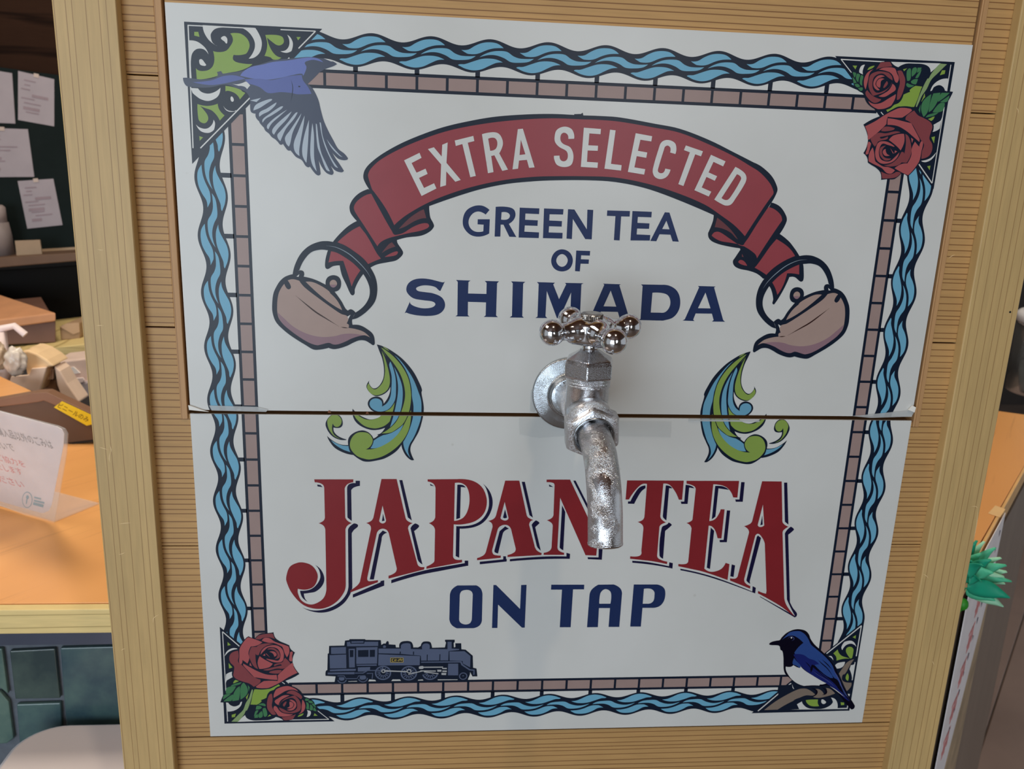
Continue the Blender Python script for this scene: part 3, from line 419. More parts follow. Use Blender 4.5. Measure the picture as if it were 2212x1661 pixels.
JAPAN = [('r2', s) for s in ('@K 335,65* 695,65* 693,92* 640,110 615,150* 620,415* 640,445 680,467* 640,490 622,525* 625,1030* 610,1100 540,1190 440,1245 340,1253 230,1215 130,1110 80,1000 80,950 110,870 170,835 230,828 310,855 360,920 365,980 330,1050 260,1078 185,1070* 185,1110 220,1180 300,1215 380,1190 430,1140 447,1060* 437,530* 420,490 375,468* 420,445 433,415* 427,150* 410,110 340,92*',
 '@K 953,62* 1092,62* 1172,410* 1190,445 1240,467* 1205,490 1197,520* 1280,830* 1300,865 1348,870* 1345,893* 1018,977* 1018,950* 1080,920 1093,880* 1020,560* 1000,530 965,518 930,530 910,560* 822,970* 830,998 860,1000 920,990* 920,1010* 665,1105* 667,1085* 730,1040 755,1005* 855,530* 850,490 812,465* 860,445 880,410* | 963,305* 995,440* 985,462 960,470 935,455 933,440*',
 '@K 1377,65* 1650,63* 1780,75 1870,130 1915,220 1918,310 1885,390 1810,450 1700,478 1617,478* 1610,770* 1630,800 1693,803* 1693,827* 1365,887* 1367,865* 1430,830 1440,800* 1445,530* 1430,495 1388,467* 1430,445 1447,410* 1450,150* 1430,105 1377,85* | 1627,98* 1690,100 1740,140 1762,240 1745,350 1700,420 1620,447*',
 '@L 415,105* 592,105* 685,540* 705,570 768,600* 730,620 715,660* 780,910* 810,980 873,1015* 870,1040* 443,1065* 445,1040* 530,1005 547,960* 490,720* 460,675 410,660 350,680 320,720* 250,980* 265,1030 310,1045 360,1047* 358,1075* 60,1105* 62,1078* 140,1045 172,1000* 255,690* 245,640 200,612* 270,585 300,540* | 408,372* 457,575* 440,600 405,607 365,590 355,575*',
 '@L 935,92* 1230,92* 1470,600* 1490,560* 1500,150* 1480,120* 1480,92* 1700,92* 1690,120* 1640,150* 1560,1047* 1425,1042* 1105,320* 1072,930* 1085,980 1155,1012* 1155,1038* 897,1038* 900,1012* 975,985 998,935* 1012,680* 1000,640 938,603* 1000,575 1022,535* 1035,165* 1020,135 935,125*',
 '@M 80,97* 757,100* 737,328* 698,327* 660,240 600,160 560,138 513,135* 477,520* 490,560 545,600* 480,630 465,670* 440,980* 455,1030 560,1067* 557,1097* 400,1065 250,1047 115,1032* 118,1003* 200,1005 245,985 250,940* 275,670* 260,625 205,593* 265,570 287,530* 318,140* 270,138 220,170 150,250 102,325* 62,325*',
 '@M 790,102* 1418,103* 1397,302* 1347,300* 1310,220 1240,165 1110,143* 1062,583* 1130,560 1180,490 1198,442* 1245,443* 1207,790* 1160,787* 1130,690 1090,645 1055,637* 1003,1150* 1060,1185 1130,1185 1210,1150 1257,1082* 1303,1097* 1280,1287* 1000,1190 850,1155 692,1122* 693,1095* 780,1095 810,1070* 850,670* 830,630 790,605* 850,580 863,550* 900,200* 880,165 790,135*',
 '@M 1693,107* 1927,110* 1935,560* 1945,610 2007,650* 1950,690 1937,720* 1957,1500* 1985,1590 2080,1715* 2050,1700 1900,1590 1642,1445* 1645,1417* 1700,1440 1740,1450* 1745,1420* 1725,850* 1700,790 1660,740 1635,735 1610,760* 1480,1270* 1490,1320 1552,1358* 1550,1390* 1310,1293* 1310,1265* 1370,1270 1400,1245* 1537,720* 1525,680 1477,643* 1550,615 1575,580* | 1703,385* 1718,635* 1690,652 1655,650 1640,630*')]
PLUME = [('k', '@U 1060,190* 1150,215 1300,290 1500,440 1680,650 1800,880 1830,970 1820,1010 1850,1180 1860,1300 1840,1450 1780,1660 1700,1810 1640,1920 1635,2020 1695,2160* 1640,2160 1550,2080 1490,1960 1480,1900* 1380,2020 1200,2130 1050,2170 900,2190 800,2170 660,2075* 520,2045 350,1960 250,1840 210,1750* 290,1820 420,1890 570,1905* 570,1810 610,1740 700,1680 810,1655 900,1680 970,1740 1000,1795* 1080,1740 1060,1725* 1130,1700 1200,1610* 1080,1645 950,1645 800,1590 700,1510 650,1410 645,1285* 740,1380 850,1440 950,1470 1080,1440 1140,1390* 1150,1355* 1000,1330 930,1270 903,1200 930,1130 1000,1085 1080,1080 1150,1120 1175,1200* 1240,1110 1280,1010 1290,910* 1240,990 1150,1050 1040,1070 950,1020 890,940 885,880 935,800* 925,850 980,930 1040,935 1110,880 1170,760 1180,600 1150,430 1100,300'),
 ('k', '@V 205,690 240,640 300,595 380,590 440,630 470,690 475,770 440,815 380,825 320,815* 325,880 370,940 440,985 540,1020* 530,1030 430,1025 320,980 240,900 190,800 185,740'),
 ('pg', '@U 1140,300* 1190,400 1240,560 1275,720 1280,850 1240,960 1150,1030 1040,1055 950,1020 895,930 900,880 925,850* 950,910 1020,955 1090,920 1160,830 1195,700 1195,560 1165,400'), ('pg', '@U 1150,290* 1220,400 1280,480* 1270,520* 1220,400'),
 ('pb', '@U 1290,480* 1340,600 1380,780 1385,1000 1370,1130 1310,1240 1230,1310 1100,1335 1000,1300 940,1230 945,1160 1000,1115 1080,1115 1140,1160 1145,1248* 1230,1190 1290,1080 1310,900 1310,720 1270,540'),
 ('pb', '@U 1350,570* 1430,720 1490,900 1500,1080 1470,1300 1400,1470 1285,1600* 1330,1450 1380,1250 1415,1050 1420,880 1390,700'),
 ('pg', '@U 1130,240* 1200,280 1350,400 1500,580 1600,780 1640,1000 1640,1150 1610,1330 1560,1450 1500,1550 1400,1630 1300,1690 1140,1705* 1250,1640 1380,1520 1470,1350 1530,1150 1540,1000 1500,800 1430,640 1330,490 1200,330'),
 ('pb', '@U 1360,370* 1450,450 1560,590 1680,780 1780,1030 1815,1150 1820,1300 1810,1450 1740,1660 1680,1790 1620,1890 1590,2000 1610,2080 1635,2130* 1560,2030 1520,1930 1510,1850* 1600,1680 1670,1450 1685,1250 1660,1080 1650,930 1600,730 1500,540'),
 ('pg', '@U 1160,222* 1230,260 1270,300* 1200,262'), ('pg', '@U 1365,1180* 1340,1300 1280,1500* 1200,1570 1100,1610 1000,1620 850,1580 720,1470 670,1390 665,1330* 740,1400 850,1460 950,1475 1060,1450 1150,1390* 1180,1345 1280,1290'),
 ('pg', '@U 1640,1310* 1640,1450 1600,1650 1500,1830 1350,1980 1150,2100 950,2150 850,2140 720,2090 620,1980 600,1880 640,1770 720,1700 820,1685 920,1710 985,1800 980,1870 940,1935 870,1980* 1000,1970 1150,1920 1300,1820 1450,1680 1550,1500'),
 ('pb', '@V 1510,765* 1440,900 1300,1040 1150,1130 1050,1165 950,1170* 990,1100 1005,1040* 1080,990 1170,945* 1300,910 1420,840'), ('pb', '@V 280,1035* 380,1090 470,1120 575,1130* 590,1200 610,1235* 480,1190 350,1110'),
 ('pg', '@V 215,700 250,640 310,600 380,605 430,640 458,700 440,770 390,805 340,795 310,745* 295,800 300,880 340,950 440,1010* 330,960 250,860 222,780')]

# wave and brick bands: one cell (traced once), u along the band in periods, v outwards in mm from the brick line
WV = 37.3
CELL = [[(-.274, 127), (-.163, 137), (-.011, 175), (.127, 206), (.266, 214), (.377, 206), (.488, 177, 1), (.377, 168), (.266, 134), (.127, 87), (-.011, 70), (-.15, 85), (-.23, 108)],
        [(.085, 223, 1), (.169, 261), (.294, 294), (.432, 306), (.557, 299), (.668, 253), (.79, 230), (1.02, 236, 1), (.93, 198), (.79, 183), (.626, 185), (.512, 225), (.376, 253), (.238, 253)],
        [(-.226, 297, 1), (-.108, 304), (.003, 350), (.127, 387), (.266, 399), (.39, 387), (.494, 340, 1), (.335, 333), (.21, 309), (.045, 261), (-.108, 256), (-.17, 274)]]
def band(frame, anchors, lo, hi):
    """frame(u_mm, v_mm) -> (x, z); anchors: first wave origin and pitch along u; lo..hi visible range of u"""
    a0, pitch = anchors; sh = []
    n = 240; up = []; dn = []
    for i in range(n+1):
        t = lo+(hi-lo)*i/n; u = (t-a0)/pitch
        up.append(frame(t, 20.5+2.25*cos(2*pi*(u-.27)))); dn.append(frame(t, 4.4+2.1*cos(2*pi*(u-.474))))
    sh.append(('k', [up+dn[::-1]]))
    k0 = int(math.floor((lo-a0)/pitch))-1
    for k in range(k0, k0+int((hi-lo)/pitch)+4):
        for c in CELL:
            pts = smooth([(a0+(k+p[0])*pitch, p[1]*.0524, len(p) > 2) for p in c], 4)
            if max(p[0] for p in pts) < lo+1 or min(p[0] for p in pts) > hi-1: continue
            pts = [(min(max(p[0], lo), hi), p[1]) for p in pts]
            sh.append(('wb', [[frame(*p) for p in pts]]))
    return sh
def bricks(frame, s0, pitch, lo, hi):
    def rect(a, b, c, d): return [[frame(a, c), frame(b, c), frame(b, d), frame(a, d)]]
    sh = [('k', rect(lo, hi, -11.4, 0.1))]
    k0 = int(math.floor((lo-s0)/pitch))-1
    for k in range(k0, k0+int((hi-lo)/pitch)+4):
        a, b = s0+k*pitch+.9, s0+(k+1)*pitch-.9
        a, b = max(a, lo), min(b, hi)
        if b-a > 1: sh.append(('bk', rect(a, b, -9.4, -1.9)))
        if k % 2 == 0 and lo+4 < s0+k*pitch < hi-4: sh.append(('k', rect(s0+k*pitch-1.5, s0+k*pitch+1.5, -0.5, 7.0)))
    return sh
B0 = 225.6
SIDES = {'top': (lambda u, v: (u, B0+v), (-145.0, 37.25), (-145.4, 19.3)),
         'left': (lambda u, v: (-B0-v, u), (-151.5, 37.22), (-151.3, 19.37)),
         'right': (lambda u, v: (B0+v, -u), (-139.5, 36.95), (-144.1, 19.3)),
         'bottom': (lambda u, v: (-u, -B0-v), (-181.5, 36.5), (-147.9, 19.25))}
# ------------------------------------------------------------------ printing inks (sampled in the photograph, freed of the light that falls there; the flying bird's keep half its haze)
INK = {k: plain('ink_'+k, tuple(max(0.0, v-0.012) for v in rgb(*c[:3], c[3]*1.28)[:3])+(1,), 0.30, var=0.03, scale=60, **{'Specular IOR Level': 0.3}) for k, c in {
 'k': (26, 32, 44, .5), 'k2': (14, 15, 28, .45), 'w': (172, 178, 180, .5), 'wl': (176, 182, 180, .52), 'wb': (92, 142, 166, .5), 'bk': (130, 112, 108, .5), 'g': (112, 136, 62, .5), 'gs': (112, 132, 92, .5), 'gl': (58, 102, 70, .5),
 'rl': (142, 74, 76, .5), 'rd': (110, 58, 62, .5), 'f': (60, 66, 82, .5), 'f1': (86, 98, 152, .5), 'f2': (76, 86, 136, .5), 'fe': (146, 156, 166, .5), 'br': (98, 88, 80, .42), 'bb': (38, 58, 106, .42), 'bn': (26, 32, 80, .42), 'bv': (62, 68, 112, .42),
 'lg': (68, 76, 96, .45), 'lw': (136, 138, 140, .45), 'ly': (150, 130, 60, .45), 'kb': (138, 119, 112, .5), 'ks': (118, 94, 102, .5), 'kc': (48, 32, 30, .5), 'kg': (120, 130, 140, .5), 'r': (124, 58, 64, .5), 'rk': (88, 52, 56, .5), 'r2': (110, 38, 42, .5),
 'n': (33, 44, 76, .5), 'nd': (28, 27, 50, .5), 'pg': (108, 128, 64, .47), 'pb': (84, 128, 150, .47)}.items()}
def panel_mat():
    m = NT('sign_white')
    pos = m.n('ShaderNodeNewGeometry').outputs['Position']
    c = m.ramp(m.noise(pos, 9, 4), [(0.3, rgb(205, 206, 203)), (0.7, rgb(214, 215, 213))])
    sp = m.n('ShaderNodeTexVoronoi'); sp.inputs['Scale'].default_value = 26; m.l(pos, sp.inputs['Vector'])
    d = m.ramp(sp.outputs['Distance'], [(0.018, (1, 1, 1, 1)), (0.034, (0, 0, 0, 1))])
    m.l(m.mix(m.math('MULTIPLY', d, 0.22), c, rgb(150, 142, 130)), m.b.inputs['Base Color'])
    m.b.inputs['Roughness'].default_value = 0.28; m.b.inputs['Specular IOR Level'].default_value = 0.4
    m.bump(m.noise(m.mapping(pos, (40, 40, 90)), 1, 2), 0.04, 0.001)
    return m.m
WHITE = panel_mat()

# ------------------------------------------------------------------ the setting
M_FLOOR = wood('floor_wood', 'x', rgb(112, 100, 92), rgb(58, 52, 50), 9, 0.03, 0.05, 0.35)
def struct(name, bm, m): return tag(obj(name, bm, m), kind='structure')
bm = bmesh.new(); box(bm, -3200, 4200, -3800, 4200, -1200, -1150); struct('floor', bm, plain('floor_base', rgb(120, 104, 94), 0.45, var=0.12, scale=6))
fl = bpy.data.objects['floor']
bm = bmesh.new(); box(bm, -3200, 4200, -3800, 4200, 1500, 1560); struct('ceiling', bm, plain('ceiling_wood', rgb(96, 58, 34), 0.6, var=0.2, scale=5))
bm = bmesh.new(); box(bm, -3200, 4200, 4160, 4260, -1150, 1500); struct('wall_back', bm, plain('wall_dark', rgb(60, 52, 48), 0.8))
bm = bmesh.new(); box(bm, -3300, -3200, -900, 4260, -1150, 1500); struct('wall_left', bm, plain('wall_side', rgb(150, 142, 132), 0.8))
bm = bmesh.new()                                         # wall with two windows, behind the viewer
for x0, x1, z0, z1 in ((-630, 4200, -1150, -400), (-3200, -630, -1150, -1000), (-3200, 4200, 1100, 1500), (-3200, -2930, -1000, 1100), (-630, 400, -400, 1100), (1100, 4200, -400, 1100), (400, 1100, -400, 50)):
    box(bm, x0, x1, -3800, -3700, z0, z1)
struct('wall_front', bm, plain('wall_brown', rgb(158, 148, 138), 0.8))
bm = bmesh.new(); box(bm, -3200, -1900, 1560, 1600, 180, 1500); box(bm, -1900, 900, 1560, 1600, 180, 1500)
struct('wall_partition', bm, wood('beam_dark', 'z', rgb(46, 30, 22), rgb(26, 16, 12), 12, 0.05, rough=0.8, spec=0.05))
# wooden floor planks in sight to the right of the kiosk
M_PLANK_F = wood('floor_plank', 'x', rgb(128, 112, 100, .8), rgb(80, 70, 64, .8), 40, 0.02, 0.3, 0.5)
a, b = atz(2212, 1330, -1150), atz(2105, 1661, -1150)
fd = (a-b).normalized(); fn = Vector((fd.y, -fd.x, 0))
for k in range(-4, 7):
    bm = bmesh.new(); base = b - fd*700 + fn*(k*300)
    q = [base+fn*2, base+fn*298, base+fn*298+fd*2600, base+fn*2+fd*2600]
    prism(bm, [v+Vector((0, 0, 0.2)) for v in q], Vector((0, 0, 6)))
    o = obj('plank', bm, plain('plank_pale', rgb(122, 104, 96, .55), 0.45, var=0.1, scale=5), fl, bevel=1.5)

# ------------------------------------------------------------------ kiosk
M_POST = wood('pine_post', 'x', rgb(156, 131, 88, .60), rgb(116, 88, 54, .60), 165, 0.036, 0.10, 0.45)
M_BOARD = wood('cedar_board', 'z', rgb(150, 117, 74, .60), rgb(92, 58, 30, .60), 235, 0.075, 0.12, 0.5)
M_TRIM = wood('cedar_trim', 'x', rgb(150, 115, 78, .62), rgb(120, 86, 54, .6), 220, 0.05, 0.1, 0.5)
M_EDGE = plain('raw_edge', rgb(96, 54, 30, .6), 0.7, var=0.15, scale=80)
kiosk = empty('kiosk', W(0, 80, -1150), 'freestanding pine kiosk with square posts framing the white sign and tap', 'kiosk')
for x0, x1 in ((-324, -286.5), (285.5, 323)):
    bm = bmesh.new(); box(bm, x0, x1, -6, 32, -1150, 330); obj('post', bm, M_POST, kiosk, bevel=0.8)
ZP = (330, 217.5, 58, -102, -262, -422, -582, -742, -902, -1062, -1150)
for zt, zb in zip(ZP, ZP[1:]):                          # beside the removable hatch only the ends of the planks remain
    bm = bmesh.new()
    if zt > 0:
        for x0, x1 in ((-286.5, -267.2), (267.2, 285.5)):
            box(bm, x0, x1, 2, 15, zb+0.4, zt-0.4)
    if zb < 0: box(bm, -267.2 if zt > 0 else -286.5, 267.2 if zt > 0 else 285.5, 2, 15, zb+0.4, min(zt-0.4, -2.4))
    if zb >= 0:                                         # two separate plank ends
        bm.free()
        for x0, x1 in ((-286.5, -267.2), (267.2, 285.5)):
            bm = bmesh.new(); box(bm, x0, x1, 2, 15, zb+0.4, zt-0.4); obj('plank', bm, M_BOARD, kiosk, bevel=0.3)
    else: obj('plank', bm, M_BOARD, kiosk)
for x0, x1 in ((-266.8, -262.2), (262.2, 266.8)):
    bm = bmesh.new(); box(bm, x0, x1, 0.4, 14, -6, 330); obj('trim_strip', bm, M_TRIM, kiosk, bevel=0.4)
for x0, x1 in ((-323, -311), (310, 322)):
    bm = bmesh.new(); box(bm, x0, x1, 32, 160, -1150, 330); obj('side_panel', bm, M_BOARD, kiosk)
bm = bmesh.new(); box(bm, -311, 310, 148, 160, -1150, 330); obj('back_panel', bm, M_BOARD, kiosk)
bm = bmesh.new(); box(bm, -330, 330, -12, 166, 330, 352); obj('top_board', bm, M_BOARD, kiosk, bevel=1)
bm = bmesh.new(); box(bm, -287, 286, 15.2, 22, -1150, 329); obj('backing_sheet', bm, M_EDGE, kiosk)
hatch = empty('hatch_board', W(0, 8, 0), 'removable cedar board behind the upper half of the white sign', 'board')
bm = bmesh.new(); box(bm, -260.8, 260.8, 2, 14, 1.4, 328); obj('plank', bm, M_BOARD, hatch, bevel=0.4)

# ------------------------------------------------------------------ the two sign boards
def gap_up(x): return 0.9 + (x+260)/520*1.2            # lower edge of the upper board
def gap_lo(x): return -1.9 + (x+260)/520*0.9           # upper edge of the lower board
up = empty('sign_board', W(0, 1, 130), 'upper white sign board with the red ribbon reading EXTRA SELECTED', 'sign')
lo = empty('sign_board', W(0, 1, -130), 'lower white sign board with JAPAN TEA ON TAP and the steam train', 'sign')
def sheet(name, pts, parent):
    bm = bmesh.new(); prism(bm, [Vector((x, 0, z)) for x, z in pts], Vector((0, 1.9, 0)))
    return obj(name, bm, [WHITE], parent)
sheet('panel', [(-260, gap_up(-260)), (260, gap_up(260)), (260, 260), (-260, 260)], up)
sheet('panel', [(-260.3, -260), (260.3, -260), (260.3, gap_lo(260)), (-260.3, gap_lo(-260))], lo)
def clip(tris, f):
    out = []
    for t in tris:
        d = [f(p) for p in t]
        if all(v >= 0 for v in d): out.append(t); continue
        if all(v <= 0 for v in d): continue
        poly = []
        for i in range(3):
            p, q, a, b = t[i], t[(i+1) % 3], d[i], d[(i+1) % 3]
            if a >= 0: poly.append(p)
            if a*b < 0:
                k = a/(a-b); poly.append((p[0]+(q[0]-p[0])*k, p[1]+(q[1]-p[1])*k))
        for i in range(1, len(poly)-1): out.append((poly[0], poly[i], poly[i+1]))
    return out
def print_on(name, shapes, level, label=None, only=None, keep=None, into=None):
    """flat printed ink on the sign: a part of whichever board it lies on"""
    mats = []; data = {up: [], lo: []}
    shapes = [('w' if q == 'wl' else q, z) for q, z in shapes]
    for i, (c, cs) in enumerate(shapes):
        if c not in mats: mats.append(c)
        vs3 = [[Vector((x, z, 0)) for x, z in k] for k in cs]
        flat = [p for k in cs for p in k]
        tris = [tuple(flat[j] for j in t) for t in tessellate_polygon(vs3)]
        if keep: tris = clip(tris, keep)
        y = -(0.02 + level*0.022 + (i if not name.endswith('_border') else int(c in ('wb', 'bk')))*0.002)
        for board, f in ((up, lambda p: p[1]-gap_up(p[0])), (lo, lambda p: gap_lo(p[0])-p[1])):
            if only and board is not only: continue
            data[board] += [(t, y, mats.index(c)) for t in clip(tris, f)]
    last = None
    for board, ts in data.items():
        if not ts: continue
        verts = []; faces = []; mi = []
        for t, y, m in ts:
            a = (t[1][0]-t[0][0])*(t[2][1]-t[0][1])-(t[1][1]-t[0][1])*(t[2][0]-t[0][0])
            if abs(a) < 1e-7: continue
            if a < 0: t = t[::-1]
            n = len(verts); verts += [W(x, y, z) for x, z in t]; faces.append((n, n+1, n+2)); mi.append(m)
        me = bpy.data.meshes.new(name); me.from_pydata(verts, [], faces); me['world'] = 1
        for c in mats: me.materials.append(WHITE if c == 'w' else INK[c])
        me.polygons.foreach_set('material_index', mi)
        o = link(name, me, into or board)
        if label: o['label'] = label
        last = o
    return last
mir = lambda x, z: (-1.2-x, z)
rot = lambda x, z: (-x, -z)
for s, (fr, wa, br) in SIDES.items():
    print_on('brick_border', bricks(fr, br[0], br[1], -200, 200), 0, 'border row of printed brown bricks')
    print_on('wave_border', band(fr, wa, -186, 186), 1, 'border band of printed blue waves')
tri_, leaf_, rs_, rb_ = [build_shapes(q) for q in (ROSE_TRI, ROSE_LEAF, ROSE_SMALL, ROSE_BIG)]
for f_, lb in ((lambda x, z: (x, z), 'printed corner with two red roses, upper right'), (rot, 'printed corner with two red roses, lower left')):
    base = print_on('rose_corner', xf(tri_, f_), 4, lb)
    print_on('leaf', xf(leaf_[:13], f_), 6, into=base); print_on('leaf', xf(leaf_[13:], f_), 7, into=base)
    print_on('rose', xf(rs_, f_), 9, into=base); print_on('rose', xf(rb_, f_), 11, into=base)
print_on('scroll_corner', build_shapes(TRI_CORNER), 4, 'green scrollwork triangle in the upper left corner')
print_on('flying_bird', build_shapes(FLY_BIRD), 8, 'printed blue bird flying to the right')
print_on('branch_corner', build_shapes(BRANCH), 4, 'brown branch and scrollwork in the lower right corner')
print_on('perched_bird', build_shapes(SIT_BIRD), 8, 'printed blue bird with white belly on a branch')
train = build_shapes(TRAIN)
def wheel(cx, cz, r, w, spokes, a0=0.0, a1=2*pi):
    t = aty(690+cx*360/2212, 1360+cz*360/2212); k = 360/2212/3.13
    out = []
    pts = [(t.x+r*k*cos(a0+(a1-a0)*i/28), t.z-r*k*sin(a0+(a1-a0)*i/28), False) for i in range(29)]
    out.append(('lg', [stroke(pts, w*k)]))
    for i in range(spokes):
        a = 2*pi*i/spokes+0.2
        if a1 < 6 and not (a0 < a % (2*pi) < a1): continue
        out.append(('lg', [stroke([(t.x+r*k*q*cos(a), t.z-r*k*q*sin(a), True) for q in (.36, .8)], w*k*.7)]))
    return out
WHEELS = ((845, 572, 108, 22, 14), (1187, 577, 110, 22, 14), (1470, 572, 108, 22, 14, 0.25, 2.9), (1908, 615, 54, 15, 0), (1908, 615, 6, 16, 0), (300, 655, 62, 14, 0, 0.2, 2.9), (578, 640, 64, 14, 0, 0.0, 2.9))
body, rods = [t for t in train if t[0] != 'lw'], [t for t in train if t[0] == 'lw']
loco = print_on('steam_train', body, 3, 'printed grey steam locomotive facing right')
k0 = 0
for q in WHEELS: print_on('wheel', wheel(*q), 8, into=loco)
hub = [(q if q != 'lg' else 'lw', k) for q, k in wheel(850, 548, 24, 13, 0) + wheel(1190, 548, 28, 13, 0)]
print_on('driving_rods', rods+hub, 11, into=loco)
rl_, rr_, rm_ = build_shapes(RIB_L), build_shapes(RIB_R), build_shapes(RIB_M)
print_on('ribbon', rl_+rr_+rm_, 2, 'printed red ribbon arching over the lettering')
kt = build_shapes(KETTLE)
print_on('kettle', kt, 9, 'printed brown kettle pouring to the right')
print_on('kettle', xf(kt, mir), 9, 'printed brown kettle pouring to the left')
pl = build_shapes(PLUME)
print_on('tea_plume', pl, 5, 'green and blue printed plume under the left kettle')
print_on('tea_plume', xf(pl, mir), 5, 'green and blue printed plume under the right kettle')
for nm, sh, lv, lb in (('lettering', EXTRA, 10, 'white lettering EXTRA SELECTED'), ('lettering', GREEN, 2, 'navy lettering GREEN TEA'), ('lettering', OFW, 2, 'navy lettering OF'), ('lettering', SHIMADA, 2, 'navy lettering SHIMADA'),
                       ('letter_shadow', JAPAN_S, 2, 'navy drop shadow of JAPAN TEA'), ('lettering', JAPAN, 5, 'red lettering JAPAN TEA'), ('lettering', ONTAP, 2, 'navy lettering ON TAP')):
    print_on(nm, build_shapes(sh), lv, lb)

# clear tape along the split, small chips and pale scratches
tm = NT('clear_tape'); tm.b.inputs['Base Color'].default_value = (0.66, 0.69, 0.70, 1); tm.b.inputs['Roughness'].default_value = 0.18; tm.b.inputs['Alpha'].default_value = 0.42
def patch(name, px, m, board, y=-0.75, th=0.06, label=None):
    bm = bmesh.new(); prism(bm, [Vector((p.x, y, p.z)) for p in (aty(*q) for q in px)], Vector((0, -th, 0))); return obj(name, bm, m, board, label=label)
patch('clear_tape', ((452, 875), (556, 878), (580, 884), (575, 889), (458, 886)), tm.m, up)
patch('clear_tape', ((1838, 898), (1900, 892), (1960, 886), (1974, 889), (1968, 899), (1880, 902)), tm.m, up)
patch('clear_tape', ((1146, 842), (1160, 838), (1158, 882), (1152, 890), (1144, 888)), tm.m, up)
tm2 = tm.m.copy(); tm2.name = 'clear_tape_thin'; tm2.node_tree.nodes['Principled BSDF'].inputs['Alpha'].default_value = 0.13
patch('clear_tape', ((1120, 902), (1235, 903), (1236, 940), (1164, 946), (1122, 938)), tm2, lo)
patch('clear_tape', ((1330, 908), (1450, 910), (1448, 944), (1332, 942)), tm2, lo)
patch('clear_tape', ((1486, 904), (1640, 907), (1640, 911), (1486, 909)), tm.m, lo)
TORN = plain('torn_white', rgb(216, 214, 208, .8), 0.4)
patch('lifted_corner', ((1960, 884), (1969, 875), (1975, 878), (1972, 889)), TORN, up, th=1.6, label='lifted white corner of film')
patch('lifted_corner', ((408, 874), (415, 876), (440, 885), (452, 888), (410, 884)), TORN, up, th=1.0, label='lifted white corner of film')
for q in (((710, 886), (712, 886), (716, 891), (708, 891)), ((792, 889), (795, 889), (797, 893), (790, 893)), ((1256, 886), (1258, 889), (1254, 889))):
    patch('chip', q, M_EDGE, up)
SCR = plain('scratch_pale', rgb(206, 182, 138, .7), 0.6)
def scratch(px, y, parent, w=0.35):
    p = [aty(*q, y) for q in px]; c_ = stroke([(v.x, v.z, False) for v in p], w, True)
    bm = bmesh.new(); prism(bm, [Vector((x, y, z)) for x, z in c_], Vector((0, -0.05, 0))); obj('scratch', bm, SCR, parent)
posts = [o for o in kiosk.children if o.name.startswith('post')]
for px in (((214, 966), (222, 968), (236, 972)), ((238, 975), (236, 990), (238, 1000)), ((237, 960), (240, 970), (240, 980)), ((256, 1132), (270, 1130), (283, 1129)), ((330, 1346), (332, 1335), (343, 1327)), ((256, 1198), (264, 1196), (270, 1193)), ((208, 703), (216, 703), (224, 703)), ((262, 1405), (266, 1402), (270, 1401)), ((210, 538), (217, 540), (224, 540))):
    scratch(px, -6.05, posts[0])
for px in (((1994, 1240), (2000, 1243), (2006, 1249)), ((2196, 232), (2199, 238), (2199, 246)), ((2097, 1094), (2108, 1094), (2112, 1098)), ((2112, 1098), (2110, 1130), (2102, 1170)), ((2014, 1427), (2016, 1432), (2018, 1436))):
    scratch(px, -6.05, posts[1])
scratch(((2049, 558), (2056, 553), (2063, 550)), 1.95, kiosk)
bm = bmesh.new(); p = aty(2182, 674, -6.05); lathe(bm, [(0, 0), (0.8, 0), (0.8, 0.1), (0, 0.1)], p, Vector((0, -1, 0)), 12); obj('nail_hole', bm, plain('hole_dark', (0.01, 0.008, 0.006, 1), 0.8), posts[1])
# ------------------------------------------------------------------ the tap
def chrome(name, pit, rough, base=(0.68, 0.68, 0.70, 1), scale=900):
    m = NT(name)
    pos = m.n('ShaderNodeNewGeometry').outputs['Position']
    m.b.inputs['Metallic'].default_value = 1.0
    v = m.n('ShaderNodeTexVoronoi', feature='SMOOTH_F1'); v.inputs['Scale'].default_value = scale; m.l(pos, v.inputs['Vector'])
    v.inputs['Smoothness'].default_value = 0.4
    pat = m.ramp(m.noise(pos, 60, 2), [(0.42, (0.15, 0.15, 0.15, 1)), (0.6, (1, 1, 1, 1))])
    m.bump(m.math('MULTIPLY', v.outputs['Distance'], pat), pit, 0.0006)
    sp = m.ramp(m.noise(pos, 420, 4, 0.65), [(0.66, (0, 0, 0, 1)), (0.72, (1, 1, 1, 1))])
    m.l(m.mix(sp, base, (0.14, 0.10, 0.085, 1)), m.b.inputs['Base Color'])
    m.l(m.math('ADD', m.math('MULTIPLY', sp, 0.35), rough), m.b.inputs['Roughness'])
    return m.m
CH_S = chrome('chrome_handle', 0.05, 0.10, scale=900); CH_P = chrome('chrome_pitted', 0.85, 0.12, (0.66, 0.66, 0.68, 1), 2500); CH_C = chrome('chrome_nut', 0.3, 0.11, (0.62, 0.62, 0.64, 1), 2300); CH_F = chrome('chrome_flange', 0.28, 0.2, (0.44, 0.47, 0.50, 1), 2600)
AX = Vector((1.5, -75, 0)); UP = Vector((0, 0, 1)); FR = Vector((0, -1, 0))
tap = empty('water_tap', W(2, 0, 16), 'weathered chrome tap with four-ball cross handle fixed to the white sign', 'tap')
bm = bmesh.new()
lathe(bm, [(0, .3), (26, .3), (26.3, 1.2), (25.8, 2.3), (24.8, 2.6), (20, 3.3), (16.6, 4.0), (15.3, 4.6), (14.8, 5.6), (14.5, 11), (13.2, 11.7), (0, 11.7)], Vector((2, 0, 16.5)), FR, 64)
obj('wall_flange', bm, CH_F, tap, smooth=True)
